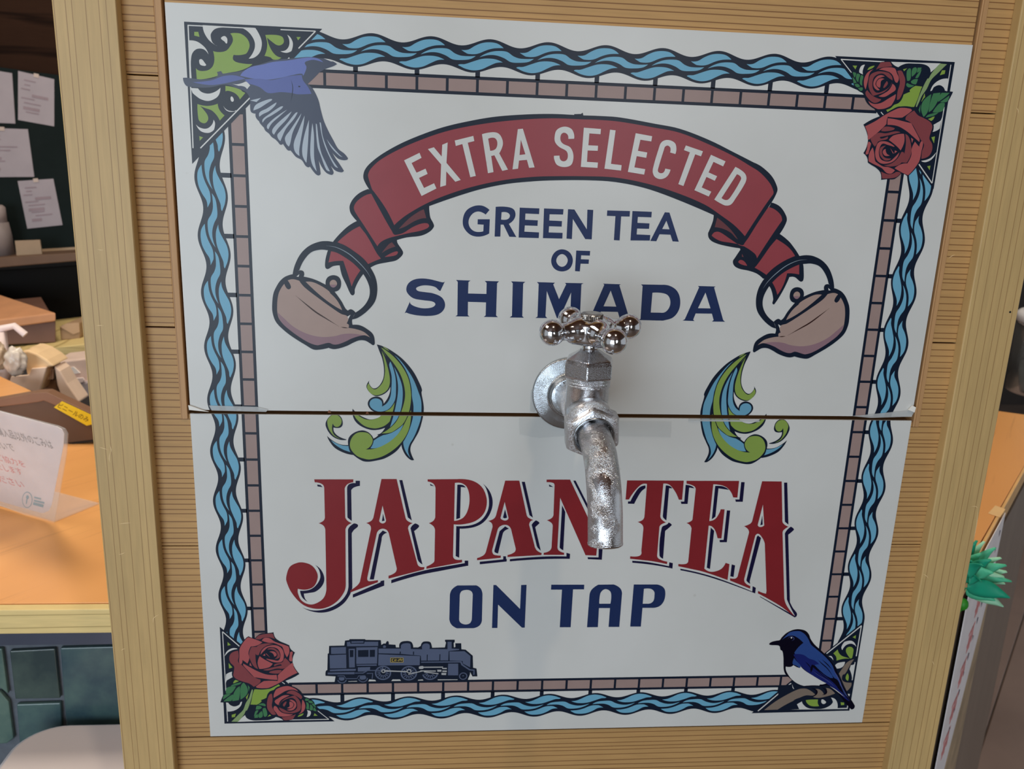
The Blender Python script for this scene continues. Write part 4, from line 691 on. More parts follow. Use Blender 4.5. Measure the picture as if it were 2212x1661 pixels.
bm = bmesh.new(); lathe(bm, [(0, 8), (11.5, 8), (11.2, 20), (11.0, 68), (0, 68)], Vector((2, 0, 18)), FR, 40); obj('inlet_pipe', bm, CH_P, tap, smooth=True)
bm = bmesh.new()
lathe(bm, [(0, 5.5), (7, 5.8), (11, 8), (12.8, 12), (13.2, 17), (13.2, 42), (13.7, 42.4), (13.7, 43.6), (13.0, 44.0), (13.7, 44.4), (13.7, 45.6), (13.0, 46.0), (13.4, 46.4), (13.4, 48), (0, 48)], AX, UP, 56)
lathe(bm, [(0, 0), (13.4, 0), (13.6, 8), (13.9, 17), (0, 17)], AX+Vector((0.3, -3, 26)), Vector((0.03, -0.975, -0.21)), 48)
obj('valve_body', bm, CH_P, tap, smooth=True)
bm = bmesh.new()
lathe(bm, [(0, 47.5), (15.0, 47.5), (16.3, 48.8), (16.3, 57.0), (15.2, 59.4), (10.5, 62.0), (6.6, 64.6), (0, 65)], AX, UP, 6, flat=Vector((cos(radians(17)), sin(radians(17)), 0)))
obj('cap_nut', bm, CH_C, tap, bevel=0.5)
bm = bmesh.new()
lathe(bm, [(0, 62), (5.4, 62), (5.4, 71), (0, 71)], AX, UP, 32); obj('valve_stem', bm, CH_S, tap, smooth=True)
# hexagonal outlet nut, tilted forwards and down
nd = Vector((0.03, -0.975, -0.21)).normalized(); no = aty(1283, 943, -97) - nd*13
bm = bmesh.new()
lathe(bm, [(11.6, 1.0), (14.4, -1), (17.9, 0.4), (18.7, 1.8), (18.7, 8.6), (17.2, 12.0), (13.6, 13.0), (12.0, 13.0), (11.7, 11.6), (11.5, 4), (11.6, 1.0)], no, nd, 6, flat=Vector((-0.10, -0.2, 0.97)) - nd*(Vector((-0.10, -0.2, 0.97)).dot(nd)))
ob = obj('outlet_nut', bm, CH_P, tap, bevel=0.9)
bm = bmesh.new()
lathe(bm, [(11.5, 9), (12.8, 12.8), (12.8, 13.5), (11.9, 13.9), (11.3, 13.0), (11.0, 9), (11.5, 9)], no, nd, 48); obj('nut_collar', bm, CH_F, ob, smooth=True)
pth = curve3([no+nd*2+Vector((0, 0, 1.5)), no+nd*11+Vector((0, 0, 0.6))] + [aty(*q) for q in ((1295, 978, -115), (1303, 1036, -127), (1307, 1100, -134), (1307.5, 1145, -137), (1307.5, 1171, -138.5))], 8)
bm = bmesh.new()
n = len(pth); tube(bm, pth, [9.9]*n, 40, cap=False)
lathe(bm, [(9.9, 0), (10.1, 0.4), (9.9, 1.4), (9.2, 1.9), (8.2, 1.7), (8.0, -8), (0, -8)], pth[-1], (pth[-1]-pth[-2]), 40)
obj('spout', bm, CH_P, tap, smooth=True)
# cross handle
hc = AX + Vector((-0.3, -1.2, 77.3)); tilt = Matrix.Rotation(radians(4.0), 3, 'X')
HU = tilt @ UP
bm = bmesh.new()
HA = 20.0
hp = [(0, -9.0), (9.0, -9.0), (13.6, -8.0), (16.6, -6.2), (17.0, -5), (17.0, 4.2), (16.2, 5.4), (12.0, 6.8), (8, 7.4), (0, 7.5)]
lathe(bm, hp, hc, HU, 4, flat=tilt @ Vector((cos(radians(HA)), sin(radians(HA)), 0)))
for a in (HA, HA+90, HA+180, HA+270):
    d = tilt @ Vector((cos(radians(a)), sin(radians(a)), 0))
    prof = [(0, 4), (8.6, 8), (7.6, 11.5), (6.0, 14.5), (5.2, 17.4), (5.3, 19.4)]
    prof += [(7.9*sin(radians(t)), 26.6-7.9*cos(radians(t))) for t in range(44, 180, 8)] + [(0, 34.5)]
    lathe(bm, prof, hc, d, 32)
bmesh.ops.recalc_face_normals(bm, faces=bm.faces[:])
ho = obj('cross_handle', bm, CH_S, tap, smooth=True)
r = ho.modifiers.new('fuse', 'REMESH'); r.mode = 'VOXEL'; r.voxel_size = 0.0005; r.use_smooth_shade = True
s = ho.modifiers.new('soft', 'SMOOTH'); s.factor = 0.5; s.iterations = 11
bm = bmesh.new()
seg = 36
prof = [(0, 4.6), (6.0, 4.6), (6.7, 5.2), (6.8, 9.4), (6.2, 10.1), (4.0, 10.5), (0, 10.5)]
lathe(bm, prof, hc, HU, 72)
for v in bm.verts:
    p = Vector(((v.co.x*1000), (v.co.y*1000), (v.co.z-OZ)*1000)) - hc; h = p.dot(HU); rr = p - HU*h
    if 5.0 < h < 9.6 and rr.length > 6:
        ang = int(round(math.atan2(rr.y, rr.x)/(2*pi)*72)) % 2
        if ang: v.co -= rr.normalized()*0.0004
obj('handle_cap', bm, chrome('chrome_cap', 0.2, 0.25, (0.36, 0.33, 0.30, 1), 700), ho, label='knurled cap on the handle')
# ------------------------------------------------------------------ counter behind the kiosk
ZC = -250.0
tm_ = NT('counter_wood'); pos_ = tm_.n('ShaderNodeNewGeometry').outputs['Position']
mp_ = tm_.n('ShaderNodeMapping'); mp_.inputs['Rotation'].default_value = (0, 0, radians(38)); tm_.l(pos_, mp_.inputs['Vector'])
st_ = tm_.noise(tm_.mapping(mp_.outputs[0], (140, 5, 5)), 1.0, 3); br_n = tm_.noise(tm_.mapping(mp_.outputs[0], (9, 1.5, 2)), 1.0, 2)
base_ = tm_.ramp(br_n, [(0.3, rgb(196, 140, 84, .68)), (0.7, rgb(210, 154, 94, .68))])
tm_.l(tm_.mix(tm_.ramp(st_, [(0.60, (0, 0, 0, 1)), (0.74, (0.5, 0.5, 0.5, 1))]), base_, rgb(176, 122, 74, .68)), tm_.b.inputs['Base Color']); tm_.b.inputs['Roughness'].default_value = 0.38
M_TOP = tm_.m
M_CEDGE = wood('counter_edge', 'z', rgb(178, 160, 110, .6), rgb(140, 122, 76, .6), 90, 0.05, 0.25, 0.5)
counter = empty('counter', W(-200, 400, -1150), 'orange wooden counter behind the kiosk with dark green tiled front', 'counter')
e0, e1 = atz(2123, 1180, ZC), atz(2212, 1018, ZC); ed = (e1-e0).normalized(); en = Vector((ed.y, -ed.x, 0)); fy = 183.0
kx = e0.x + ed.x/ed.y*(fy-e0.y)
cor = Vector((kx, fy, ZC)); far = cor + ed*900
top = [Vector((-1900, fy, ZC)), cor, far, Vector((far.x-90, 900, ZC)), Vector((-160, 900, ZC)), Vector((-160, 700, ZC)), Vector((-1900, 700, ZC))]
ins = 3.0
bm = bmesh.new(); prism(bm, [v+Vector((0, 0 if v.y > fy+1 else ins, 0)) - (en*ins if (v-cor).length < 1 or (v-far).length < 1 else Vector((0, 0, 0))) for v in top], Vector((0, 0, -24)))
obj('worktop', bm, M_TOP, counter, bevel=0.6)
bm = bmesh.new(); box(bm, -1900, kx-6, fy-8, fy+ins, ZC-25.5, ZC-0.3); obj('front_edging', bm, M_CEDGE, counter, bevel=1)
bm = bmesh.new(); s0 = cor-en*(ins+0.5)+Vector((0, 0, -0.15)); prism(bm, [s0, s0+en*4, s0+en*4+ed*900, s0+ed*900], Vector((0, 0, -25))); obj('end_edging', bm, plain('end_edge', rgb(186, 148, 96, .62), 0.5, var=0.08), counter, bevel=1)
bm = bmesh.new(); box(bm, -1900, kx-12, fy+6, fy+30, ZC-46, ZC-26); obj('steel_rail', bm, plain('steel_dark', rgb(64, 68, 82, .7), 0.35, 0.6), counter)
M_GROUT = plain('grout', rgb(82, 88, 96, .7), 0.85, var=0.15, scale=90)
bx = atz(60, 1500, -300)
ty = fy + 22
xc = -1850.0
body = [Vector((xc, ty+5, 0)), Vector((kx-25, ty+5, 0)), cor+ed*880-en*25, Vector((-100, 690, 0)), Vector((xc, 690, 0))]
for v in body: v.z = ZC-47
bm = bmesh.new(); prism(bm, body, Vector((0, 0, -1150-(ZC-47)))); obj('base_body', bm, M_GROUT, counter)
bm = bmesh.new(); prism(bm, [v+Vector((0, 0, 21)) for v in (Vector((-1900, fy+8, ZC-47)), Vector((kx-14, fy+8, ZC-47)), cor+ed*880-en*14+Vector((0, 0, -47)), Vector((-200, 690, ZC-47)), Vector((-1900, 690, ZC-47)))], Vector((0, 0, -20.5)))
obj('under_frame', bm, plain('under_black', rgb(22, 22, 26), 0.6), counter)
for y0_, y1_, z_ in ((704, 880, -292), (880, 1105, -340)):
    bm = bmesh.new(); box(bm, -1900, -165, y0_, y1_, z_-30, z_); obj('rear_shelf', bm, plain('shelf_dark', rgb(30, 24, 22), 0.8), counter)
def tile_mat(n, a, b):
    m = NT(n); pos = m.n('ShaderNodeNewGeometry').outputs['Position']
    m.l(m.ramp(m.noise(pos, 26, 4, 0.6), [(0.32, a), (0.68, b)]), m.b.inputs['Base Color'])
    m.b.inputs['Roughness'].default_value = 0.22; m.bump(m.noise(pos, 60, 3), 0.15, 0.001); return m.m
TM = [tile_mat('tile_dark', rgb(34, 48, 50, .62), rgb(56, 70, 66, .62)), tile_mat('tile_teal', rgb(42, 62, 70, .62), rgb(64, 86, 84, .62)), tile_mat('tile_moss', rgb(50, 74, 72, .62), rgb(78, 98, 90, .62))]
def tile(pts_px, m, plane_p, plane_n):
    q = [atp(x, y, plane_p, plane_n) for x, y in pts_px]
    bm = bmesh.new(); prism(bm, q, -plane_n.normalized()*(-5)); obj('tile', bm, m, counter, bevel=1.2)
pp, pn = Vector((0, ty, 0)), Vector((0, 1, 0))
k = 400/1617
def tz(*pts): return [(x*k, 1250+y*k) for x, y in pts]
t0 = aty(*tz((80, 632))[0], ty); 
tile(tz((82, 632), (480, 612), (525, 1045), (132, 1052)), TM[0], pp, pn); tile(tz((143, 1098), (528, 1085), (548, 1420), (170, 1440)), TM[1], pp, pn)
tile(tz((525, 606), (1300, 585), (1340, 1330), (582, 1345)), TM[1], pp, pn)
xe = aty(*tz((1300, 585))[0], ty).x; zt = aty(*tz((525, 606))[0], ty).z; zb = aty(*tz((582, 1345))[0], ty).z
bm = bmesh.new(); box(bm, -300, kx-26, ty-6, ty, -1149, ZC-48); obj('front_panel', bm, plain('front_shade_black', rgb(50, 47, 48), 0.6, var=0.2, scale=14), counter)  # black sheet in place of shaded tiles; the shade is in its colour
tile(tz((-900, 650), (18, 612), (70, 1010), (2, 955), (-900, 1000)), TM[2], pp, pn); tile(tz((-900, 1030), (0, 985), (76, 1075), (118, 1395), (60, 1440), (-900, 1500)), TM[2], pp, pn)
# dark side panel at the slanting end
sp0 = cor-en*8+ed*4; sp1 = cor+ed*870-en*8
bm = bmesh.new(); prism(bm, [Vector((sp0.x, sp0.y, ZC-47)), Vector((sp1.x, sp1.y, ZC-47)), Vector((sp1.x, sp1.y, -1149)), Vector((sp0.x, sp0.y, -1149))], en*6)
obj('end_panel', bm, wood('end_grey', 'x', rgb(104, 92, 82, .52), rgb(84, 74, 66, .52), 70, 0.05, 0.3), counter)

# ------------------------------------------------------------------ paper poster hanging from the counter's slanting end
PW = en.copy(); pc = cor + en*3
def pq(x, y, o=0.0): return atp(x, y, pc+en*o, PW)
tl = pq(2106, 1210); tl.z = ZC-3; tr = pq(2175, 1086); w3 = (tr-tl).dot(ed); tr = tl + ed*w3
poster = empty('poster', W(*(tl+Vector((0, 0, -250)))), 'white paper poster with pink lettering hanging from the slanting counter end', 'poster')
bl, br_ = tl+Vector((0, 0, -560)), tr+Vector((0, 0, -560))
bm = bmesh.new(); prism(bm, [tl, tr, br_, bl], en*0.8); obj('sheet', bm, plain('poster_paper', rgb(186, 180, 196, .50), 0.6), poster)
bm = bmesh.new(); prism(bm, [tr+Vector((0, 0, -110))+en*1, br_+en*1, bl+ed*(w3*.1)+en*1, tl+ed*(w3*.12)+Vector((0, 0, -420))+en*1], en*0.3); obj('printed_field', bm, plain('poster_tan', rgb(140, 122, 98, .6), 0.6, var=0.25, scale=20), poster, label='tan printed picture')
bm = bmesh.new()
for i in range(5):
    z = -70-42*i; c0 = tl+ed*(w3*(.50-.07*i))+Vector((0, 0, z))+en*1
    for a, b, c, d in ((-22, 0, 20, 4), (-4, 0, 4, 30), (-22, 16, 18, 20), (-16, 8, -8, 30), (10, 6, 16, 26)):
        prism(bm, [c0+ed*a+Vector((0, 0, -b)), c0+ed*c+Vector((0, 0, -b)), c0+ed*c+Vector((0, 0, -d)), c0+ed*a+Vector((0, 0, -d))], en*0.2)
tag_ = obj('lettering', bm, plain('poster_pink', rgb(176, 112, 112, .6), 0.6), poster, label='pink brush lettering')
bm = bmesh.new()
for i in range(12):
    c0 = tl+ed*(w3*(.86-.055*i))+Vector((0, 0, -14-20*i))+en*1.2; s = random.uniform(5, 12)
    prism(bm, [c0, c0+ed*s+Vector((0, 0, -3)), c0+ed*(s*.8)+Vector((0, 0, -s)), c0+ed*2+Vector((0, 0, -s*1.4))], en*0.2)
obj('small_lettering', bm, plain('poster_dark', rgb(70, 60, 80, .6), 0.6), poster, label='column of small dark characters')['kind'] = 'stuff'; tag_['kind'] = 'stuff'
o = poster
tp0 = atz(2135, 1110, ZC+0.3); 
bm = bmesh.new(); prism(bm, [atz(x, y, ZC+0.4) for x, y in ((2134, 1109), (2150, 1092), (2172, 1100), (2160, 1118))], Vector((0, 0, 0.3))); obj('tape', bm, plain('tape_pale', rgb(216, 168, 120, .62), 0.3), poster, label='pale sticky tape')

# ------------------------------------------------------------------ green paper flower
fc = Vector((kx+60, 125, -262)); FP = atp(2096, 1254, Vector((0, 152, 0)), Vector((0, 1, 0)))
flower = empty('artificial_flower', W(*FP), 'teal green artificial flower with long pointed petals beside the right post', 'flower')
GP = [plain('petal_deep', rgb(10, 128, 100, .62), 0.5, var=0.15), plain('petal_mid', rgb(66, 162, 126, .62), 0.5, var=0.15), plain('petal_pale', rgb(140, 190, 158, .62), 0.5, var=0.15)]
def petal(x0, y0, x1, y1, w, m, d0=0, d1=0):
    a = atp(x0, y0, FP+Vector((0, d0, 0)), Vector((0, 1, 0))); b = atp(x1, y1, FP+Vector((0, d1, 0)), Vector((0, 1, 0)))
    t = (b-a); L = t.length; t.normalize(); s = t.cross(Vector((0, 1, 0))).normalized(); nrm = s.cross(t)
    bm = bmesh.new(); rows = []
    for i in range(8):
        q = i/7; ww = w*(0.30+1.15*sin(pi*min(1, q*.98))**0.6)*(1-q**4*.9)*.5+0.2
        c = a.lerp(b, q)+nrm*(6*sin(pi*q))
        rows.append([bm.verts.new(W(*(c+s*ww*j-nrm*abs(j)*-2.2))) for j in (-1, -.5, 0, .5, 1)])
    for r0, r1 in zip(rows, rows[1:]):
        for j in range(4): bm.faces.new((r0[j], r0[j+1], r1[j+1], r1[j]))
    o = obj('petal', bm, m, flower, smooth=True); sd = o.modifiers.new('thick', 'SOLIDIFY'); sd.thickness = 0.0006
for x0, y0, x1, y1, w, m, d0, d1 in ((2085, 1262, 2112, 1168, 16, 0, 4, 12), (2088, 1258, 2128, 1170, 14, 2, 8, 16), (2092, 1258, 2152, 1184, 18, 1, 2, 6), (2095, 1250, 2164, 1206, 14, 2, 4, 8), (2092, 1262, 2142, 1210, 22, 0, -6, -10), (2096, 1258, 2175, 1222, 18, 1, -2, -2),
    (2100, 1258, 2186, 1257, 12, 1, 0, -4), (2100, 1254, 2170, 1247, 12, 2, 2, -2), (2098, 1262, 2160, 1272, 14, 2, 2, 2), (2090, 1268, 2182, 1292, 22, 0, -10, -16), (2090, 1272, 2168, 1311, 18, 2, -2, -8), (2080, 1250, 2066, 1180, 18, 1, 6, 14), (2084, 1262, 2040, 1220, 20, 0, 4, 8), (2086, 1270, 2050, 1300, 18, 1, 4, 8), (2094, 1264, 2120, 1258, 14, 0, -12, -20), (2090, 1250, 2100, 1212, 16, 0, -8, -12), (2094, 1256, 2140, 1190, 20, 2, 10, 14), (2098, 1262, 2176, 1236, 18, 2, 6, 4), (2098, 1266, 2172, 1262, 12, 2, 5, 3), (2088, 1256, 2120, 1196, 22, 1, -2, 2), (2096, 1258, 2146, 1238, 22, 1, -8, -12), (2090, 1274, 2150, 1298, 20, 1, -6, -10), (2096, 1250, 2124, 1222, 18, 0, -14, -22)):
    petal(x0, y0, x1, y1, w/3.0*1.8, GP[m], d0, d1)
bm = bmesh.new(); cpt = atp(2080, 1305, FP, Vector((0, 1, 0))); bmesh.ops.create_uvsphere(bm, u_segments=16, v_segments=10, radius=0.0065)
for v in bm.verts: v.co = Vector((v.co.x*0.8, v.co.y*0.8, v.co.z)) + W(*cpt)
obj('bud', bm, plain('bud_green', rgb(34, 118, 24, .7), 0.5), flower, smooth=True, label='bright green bud')
bm = bmesh.new(); tube(bm, curve3([cpt+Vector((0, 0, -4)), cpt+Vector((-14, 10, -40)), Vector((FP.x-30, 178, FP.z-120)), Vector((FP.x-34, 186, FP.z-300))], 5), 1.6, 8)
obj('stem', bm, plain('bud_green', rgb(34, 118, 24, .7), 0.5), flower, smooth=True)

# ------------------------------------------------------------------ clear glass case standing on the counter at the right edge
gcase = empty('glass_jar', W(*atz(2240, 880, ZC)), 'round clear jar on the counter at the right behind the post', 'jar')
gp = atz(2255, 850, ZC)
GLASS = plain('clear_plastic', (0.9, 0.92, 0.92, 1), 0.08, var=0.02)
nt = GLASS.node_tree; nt.nodes['Principled BSDF'].inputs['Transmission Weight'].default_value = 0.95; nt.nodes['Principled BSDF'].inputs['IOR'].default_value = 1.3
bm = bmesh.new(); lathe(bm, [(0, 1), (70, 1), (74, 4), (74, 150), (72, 150), (72, 6), (0, 5)], gp, UP, 40); obj('jar_body', bm, GLASS, gcase, smooth=True)
bm = bmesh.new(); lathe(bm, [(0, 150), (77, 150), (77, 166), (70, 172), (0, 174)], gp, UP, 40); obj('jar_lid', bm, plain('lid_white', rgb(196, 196, 200, .7), 0.4), gcase, smooth=True)
bm = bmesh.new()
lathe(bm, [(0, 7), (60, 7), (60, 70), (45, 84), (0, 88)], gp, UP, 24); obj('dark_bundle', bm, plain('bundle_dark', rgb(116, 120, 120, .7), 0.7, var=0.3, scale=40), gcase, smooth=True)
bm = bmesh.new()
for i in range(5):
    c = gp+Vector((-62+i*9, -34+i*3, 60+i*9)); bmesh.ops.create_icosphere(bm, subdivisions=1, radius=0.011, matrix=Matrix.Translation(W(*c)))
obj('teal_wrapping', bm, plain('petal_mid', rgb(66, 162, 126, .62), 0.5), gcase)

# ------------------------------------------------------------------ things on the counter to the left
def flat_on(name, pts_px, P, N, off, m, parent, th=0.4, label=None):
    q = [atp(x, y, P, N)-N.normalized()*off for x, y in pts_px]
    bm = bmesh.new(); prism(bm, q, -N.normalized()*th); return obj(name, bm, m, parent, label=label)
# acrylic notice stand
sb0 = atz(120, 1127, ZC+0.5); sb1 = atz(-60, 1076, ZC+0.5)
bd = (sb1-sb0).normalized(); back = Vector((-bd.y, bd.x, 0)); back = back if back.y > 0 else -back
SN = (back*1.0 + Vector((0, 0, 0.34))).normalized()*1.0
SP = sb0.copy(); sn = Vector((back.x, back.y, 0.36)).normalized()      # normal pointing back and up: the face leans back
notice = empty('notice_stand', W(*sb0), 'clear acrylic notice stand holding a white card on the orange counter', 'notice')
cl = NT('acrylic'); cl.b.inputs['Base Color'].default_value = (0.80, 0.84, 0.84, 1); cl.b.inputs['Roughness'].default_value = 0.08; cl.b.inputs['Alpha'].default_value = 0.22; ACR = cl.m
def npx(x, y, c=180/1150): return (x*c, 880+y*c)
flat_on('acrylic_sheet', [npx(*p) for p in ((-700, -200), (0, 30), (820, 240), (915, 280), (955, 350), (940, 620), (770, 1580), (560, 1530), (0, 1330), (-700, 1110))], SP, sn, 1.0, ACR, notice, 1.6)
card_px = [npx(*p) for p in ((-700, -180), (0, 50), (790, 262), (860, 300), (890, 360), (880, 520), (720, 1330), (680, 1420), (600, 1455), (520, 1440), (0, 1290), (-700, 1080))]
flat_on('card', card_px, SP, sn, 0.0, plain('card_white', rgb(214, 210, 226, .74), 0.35), notice, 0.5)
fb = [sb0+Vector((0, 0, 0)), sb0+bd*190, sb0+bd*190+back*60, sb0+back*60]
bm = bmesh.new(); prism(bm, fb, Vector((0, 0, 1.6))); obj('acrylic_foot', bm, ACR, notice)
def text_part(name, txt, px, py, px2, py2, height_px, m, parent, P, N, off=0.7):
    cu = bpy.data.curves.new(name, 'FONT'); cu.body = txt; cu.size = 1.0; cu.resolution_u = 3
    to = bpy.data.objects.new(name, cu); COL.objects.link(to); bpy.context.view_layer.update()
    me = bpy.data.meshes.new_from_object(to.evaluated_get(bpy.context.evaluated_depsgraph_get()))
    bpy.data.objects.remove(to); bpy.data.curves.remove(cu)
    if not me.vertices: return None
    xs = [v.co.x for v in me.vertices]; ys = [v.co.y for v in me.vertices]
    x0, x1, y0, y1 = min(xs), max(xs), min(ys), max(ys)
    a = atp(px, py, P, N); b = atp(px2, py2, P, N); u = (b-a); L = u.length; u.normalize(); v = u.cross(N).normalized(); v = v if v.z > 0 else -v
    h = (atp(px, py-height_px, P, N)-a).length
    for q in me.vertices: q.co = W(*(a-N.normalized()*off+u*((q.co.x-x0)/(x1-x0)*L)+v*((q.co.y-y0)/(y1-y0)*h)))
    me['world'] = 1; me.materials.append(m); return link(name, me, parent)
TXT = plain('text_grey', rgb(96, 96, 106, .7), 0.6); TXR = plain('text_red', rgb(206, 96, 104, .7), 0.6); TXB = plain('text_teal', rgb(92, 150, 172, .7), 0.6)
def tp(txt, a, b, h, m): text_part('lettering', txt, *npx(*a), *npx(*b), h*180/1150, m, notice, SP, sn)
tp('当店購入品以外のごみは', (-160, 340), (760, 580), 95, TXT); tp('捨てないで', (-230, 520), (225, 610), 85, TXT)
tp('お客様のご協力を', (-420, 620), (370, 830), 70, TXR); tp('お願いいたします', (-380, 760), (335, 940), 70, TXR)
tp('ono.ください', (-330, 930), (360, 1118), 75, TXR)
def circ(cx, cy, rx, ry, n=24): return [npx(cx+rx*cos(2*pi*i/n), cy+ry*sin(2*pi*i/n)) for i in range(n)]
flat_on('logo_ring', circ(383, 1270, 72, 112), SP, sn, 0.6, TXB, notice, 0.1); flat_on('logo_disc', circ(383, 1270, 62, 101), SP, sn, 0.75, plain('card_white', rgb(214, 210, 226, .74), 0.35), notice, 0.05)
flat_on('logo_mark', circ(388, 1232, 20, 28), SP, sn, 0.9, TXB, notice, 0.05); flat_on('logo_mark', [npx(*p) for p in ((372, 1258), (388, 1258), (380, 1325), (366, 1325))], SP, sn, 0.9, TXB, notice, 0.05)
for a in (((480, 1225), (575, 1248), (572, 1268), (477, 1245)), ((478, 1268), (622, 1302), (618, 1325), (474, 1290)), ((468, 1300), (612, 1338), (600, 1375), (462, 1338))):
    flat_on('logo_line', [npx(*p) for p in a], SP, sn, 0.7, TXB, notice, 0.05)

# dark brown sloping case with a yellow label
YB = 655.0
BR = plain('case_brown', rgb(82, 62, 48, .70), 0.5, var=0.08); BR2 = plain('case_rim', rgb(112, 84, 66, .62), 0.5)
def c6(x, y): return (x*220/1305, 680+y*220/1305)
case = empty('brown_divider', W(*aty(60, 960, YB)), 'dark brown sloping divider board with yellow label behind the notice stand', 'divider')
fr_ = [aty(*c6(*p), YB) for p in ((-900, 1260), (-900, 1840), (0, 1745), (400, 1705), (900, 1645), (1250, 1604), (1250, 1310), (540, 1000), (0, 1180))]
bm = bmesh.new(); prism(bm, fr_, Vector((0, 14, 0))); obj('board', bm, BR, case, bevel=1.5)
rim = [aty(*c6(*p), YB-3) for p in ((-900, 1330), (0, 1180), (480, 1120), (560, 1100), (1250, 1390), (1250, 1300), (600, 992), (440, 1000), (0, 1080), (-900, 1230))]
bm = bmesh.new(); prism(bm, rim, Vector((0, 20, 0))); obj('rim', bm, BR2, case, bevel=1)
bm = bmesh.new(); prism(bm, [aty(*c6(*p), YB-1) for p in ((880, 1662), (1250, 1618), (1250, 1598), (1000, 1628), (880, 1650))], Vector((0, 16, 0))); obj('foot', bm, plain('under_black', rgb(22, 22, 26), 0.6), case)
lp_ = [aty(*c6(*p), YB-4.5) for p in ((690, 1185), (790, 1110), (1200, 1300), (1200, 1400), (1110, 1420))]
bm = bmesh.new(); prism(bm, lp_, Vector((0, 1.2, 0))); obj('yellow_label', bm, plain('label_yellow', rgb(236, 190, 12, .72), 0.5), case, label='yellow label tape')
P_ = Vector((0, YB-4.7, 0)); N_ = Vector((0, 1, 0))
text_part('lettering', 'ビニールのみ', *c6(735, 1185), *c6(1120, 1378), 70*220/1305, plain('text_dark', rgb(110, 84, 10, .8), 0.6), case, P_, N_, 0.3)

# orange wooden lid on the case's left side
ZL = aty(*c6(0, 1080), YB+5).z
wl = [atz(*c6(*p), ZL) for p in ((0, 785), (440, 990), (0, 1072), (-500, 1150), (-500, 560))]
tray = empty('wooden_tray', W(*wl[2]), 'orange wooden tray behind the brown divider', 'tray')
bm = bmesh.new(); prism(bm, wl, Vector((0, 0, -6))); obj('tray_base', bm, M_TOP, tray, bevel=0.8)

# pale tissue holder, clear bags, white hook, printer, boxes: each at its own distance behind the case
def slab(name, pts, Y, depth, m, parent, bev=1.0, label=None):
    bm = bmesh.new(); prism(bm, [aty(*c6(*p), Y) for p in pts], Vector((0, depth, 0))); return obj(name, bm, m, parent, bevel=bev, label=label)
CREAM = plain('tissue_cream', rgb(216, 180, 142, .66), 0.6); CREAM2 = plain('tissue_pale', rgb(206, 184, 166, .66), 0.6)
YH = 830
hold = empty('napkin_holder', W(*aty(*c6(500, 990), YH)), 'cream curved napkin holder with a dark slot behind the brown divider', 'napkin holder')
slab('left_wing', ((280, 460), (360, 460), (470, 500), (600, 580), (690, 660), (590, 680), (560, 800), (500, 985), (430, 1000), (400, 830), (340, 760)), YH, 60, CREAM, hold, 3)
slab('front_panel', ((400, 690), (596, 672), (500, 985), (440, 990), (120, 860), (140, 790), (370, 770)), YH-6, 5, CREAM2, hold, 1)
slab('right_wing', ((690, 655), (770, 720), (860, 880), (1020, 1110), (1000, 1135), (940, 1150), (790, 1070), (730, 900)), YH+10, 40, CREAM2, hold, 3)
slab('slot', ((594, 690), (688, 672), (700, 830), (560, 835)), YH+30, 20, plain('slot_dark', rgb(74, 70, 64, .7), 0.7), hold, 0)
for i in range(4): slab('tissue', ((600+i*24, 700), (610+i*24, 698), (602+i*24, 828), (590+i*24, 830)), YH+22, 6, CREAM2, hold, 0)
slab('lower_block', ((560, 835), (720, 830), (780, 1060), (520, 1010)), YH+34, 60, plain('block_tan', rgb(134, 104, 80, .62), 0.6), hold, 1)
bag = empty('clear_plastic_bag', W(*aty(*c6(200, 780), 800)), 'crumpled clear plastic bag beside the cream napkin holder', 'bag')
bm = bmesh.new(); bmesh.ops.create_icosphere(bm, subdivisions=4, radius=1.0); cen = aty(*c6(200, 600), 800); rx = (aty(*c6(340, 600), 800)-cen).length; rz = (aty(*c6(200, 780), 800)-cen).length
from mathutils import noise as mn
for v in bm.verts:
    d = 1+0.22*mn.noise(v.co*2.3)+0.12*mn.noise(v.co*6); v.co = W(*(cen+Vector((v.co.x*rx*d, v.co.y*rx*.7*d, v.co.z*rz*d))))
BAGM = plain('bag_film', rgb(178, 170, 160, .66), 0.25, var=0.25, scale=40); obj('bag_film', bm, BAGM, bag, smooth=True)
bag2 = empty('clear_plastic_bag', W(*aty(*c6(-40, 720), 815)), 'second plastic bag, cut by the left edge of the photo', 'bag')
bm = bmesh.new(); bmesh.ops.create_icosphere(bm, subdivisions=4, radius=1.0); cen = aty(*c6(-50, 530), 825)
for v in bm.verts:
    d = 1+0.25*mn.noise(v.co*2.6+Vector((4, 1, 2)))+0.12*mn.noise(v.co*6); v.co = W(*(cen+Vector((v.co.x*rx*d, v.co.y*rx*.7*d, v.co.z*rz*d))))
obj('bag_film', bm, plain('bag_film_tan', rgb(158, 140, 118, .66), 0.25, var=0.25, scale=40), bag2, smooth=True)
hook = empty('white_hook', W(*aty(*c6(0, 200), 840)), 'bent white plastic pump spout above the plastic bags', 'spout')
bm = bmesh.new(); tube(bm, [aty(*c6(*p), 840) for p in ((-60, 215), (0, 180), (185, 142), (325, 255))], 5.5, 12); obj('spout_tube', bm, plain('white_plastic', rgb(206, 192, 190, .66), 0.4), hook, smooth=False)
bm = bmesh.new(); a = aty(*c6(-60, 215), 840); tube(bm, [a, Vector((a.x, a.y, ZC+2))], 16, 16); obj('bottle', bm, plain('white_plastic', rgb(206, 192, 190, .66), 0.4), hook, smooth=True)
YP = 1010
prn = empty('card_printer', W(*aty(*c6(900, 1060), YP)), 'pale grey desktop machine with a white label behind the left post', 'machine')
slab('machine_top', ((640, 610), (1250, 540), (1250, 870), (860, 880)), YP, 85, plain('printer_top', rgb(196, 176, 166, .66), 0.45), prn, 3)
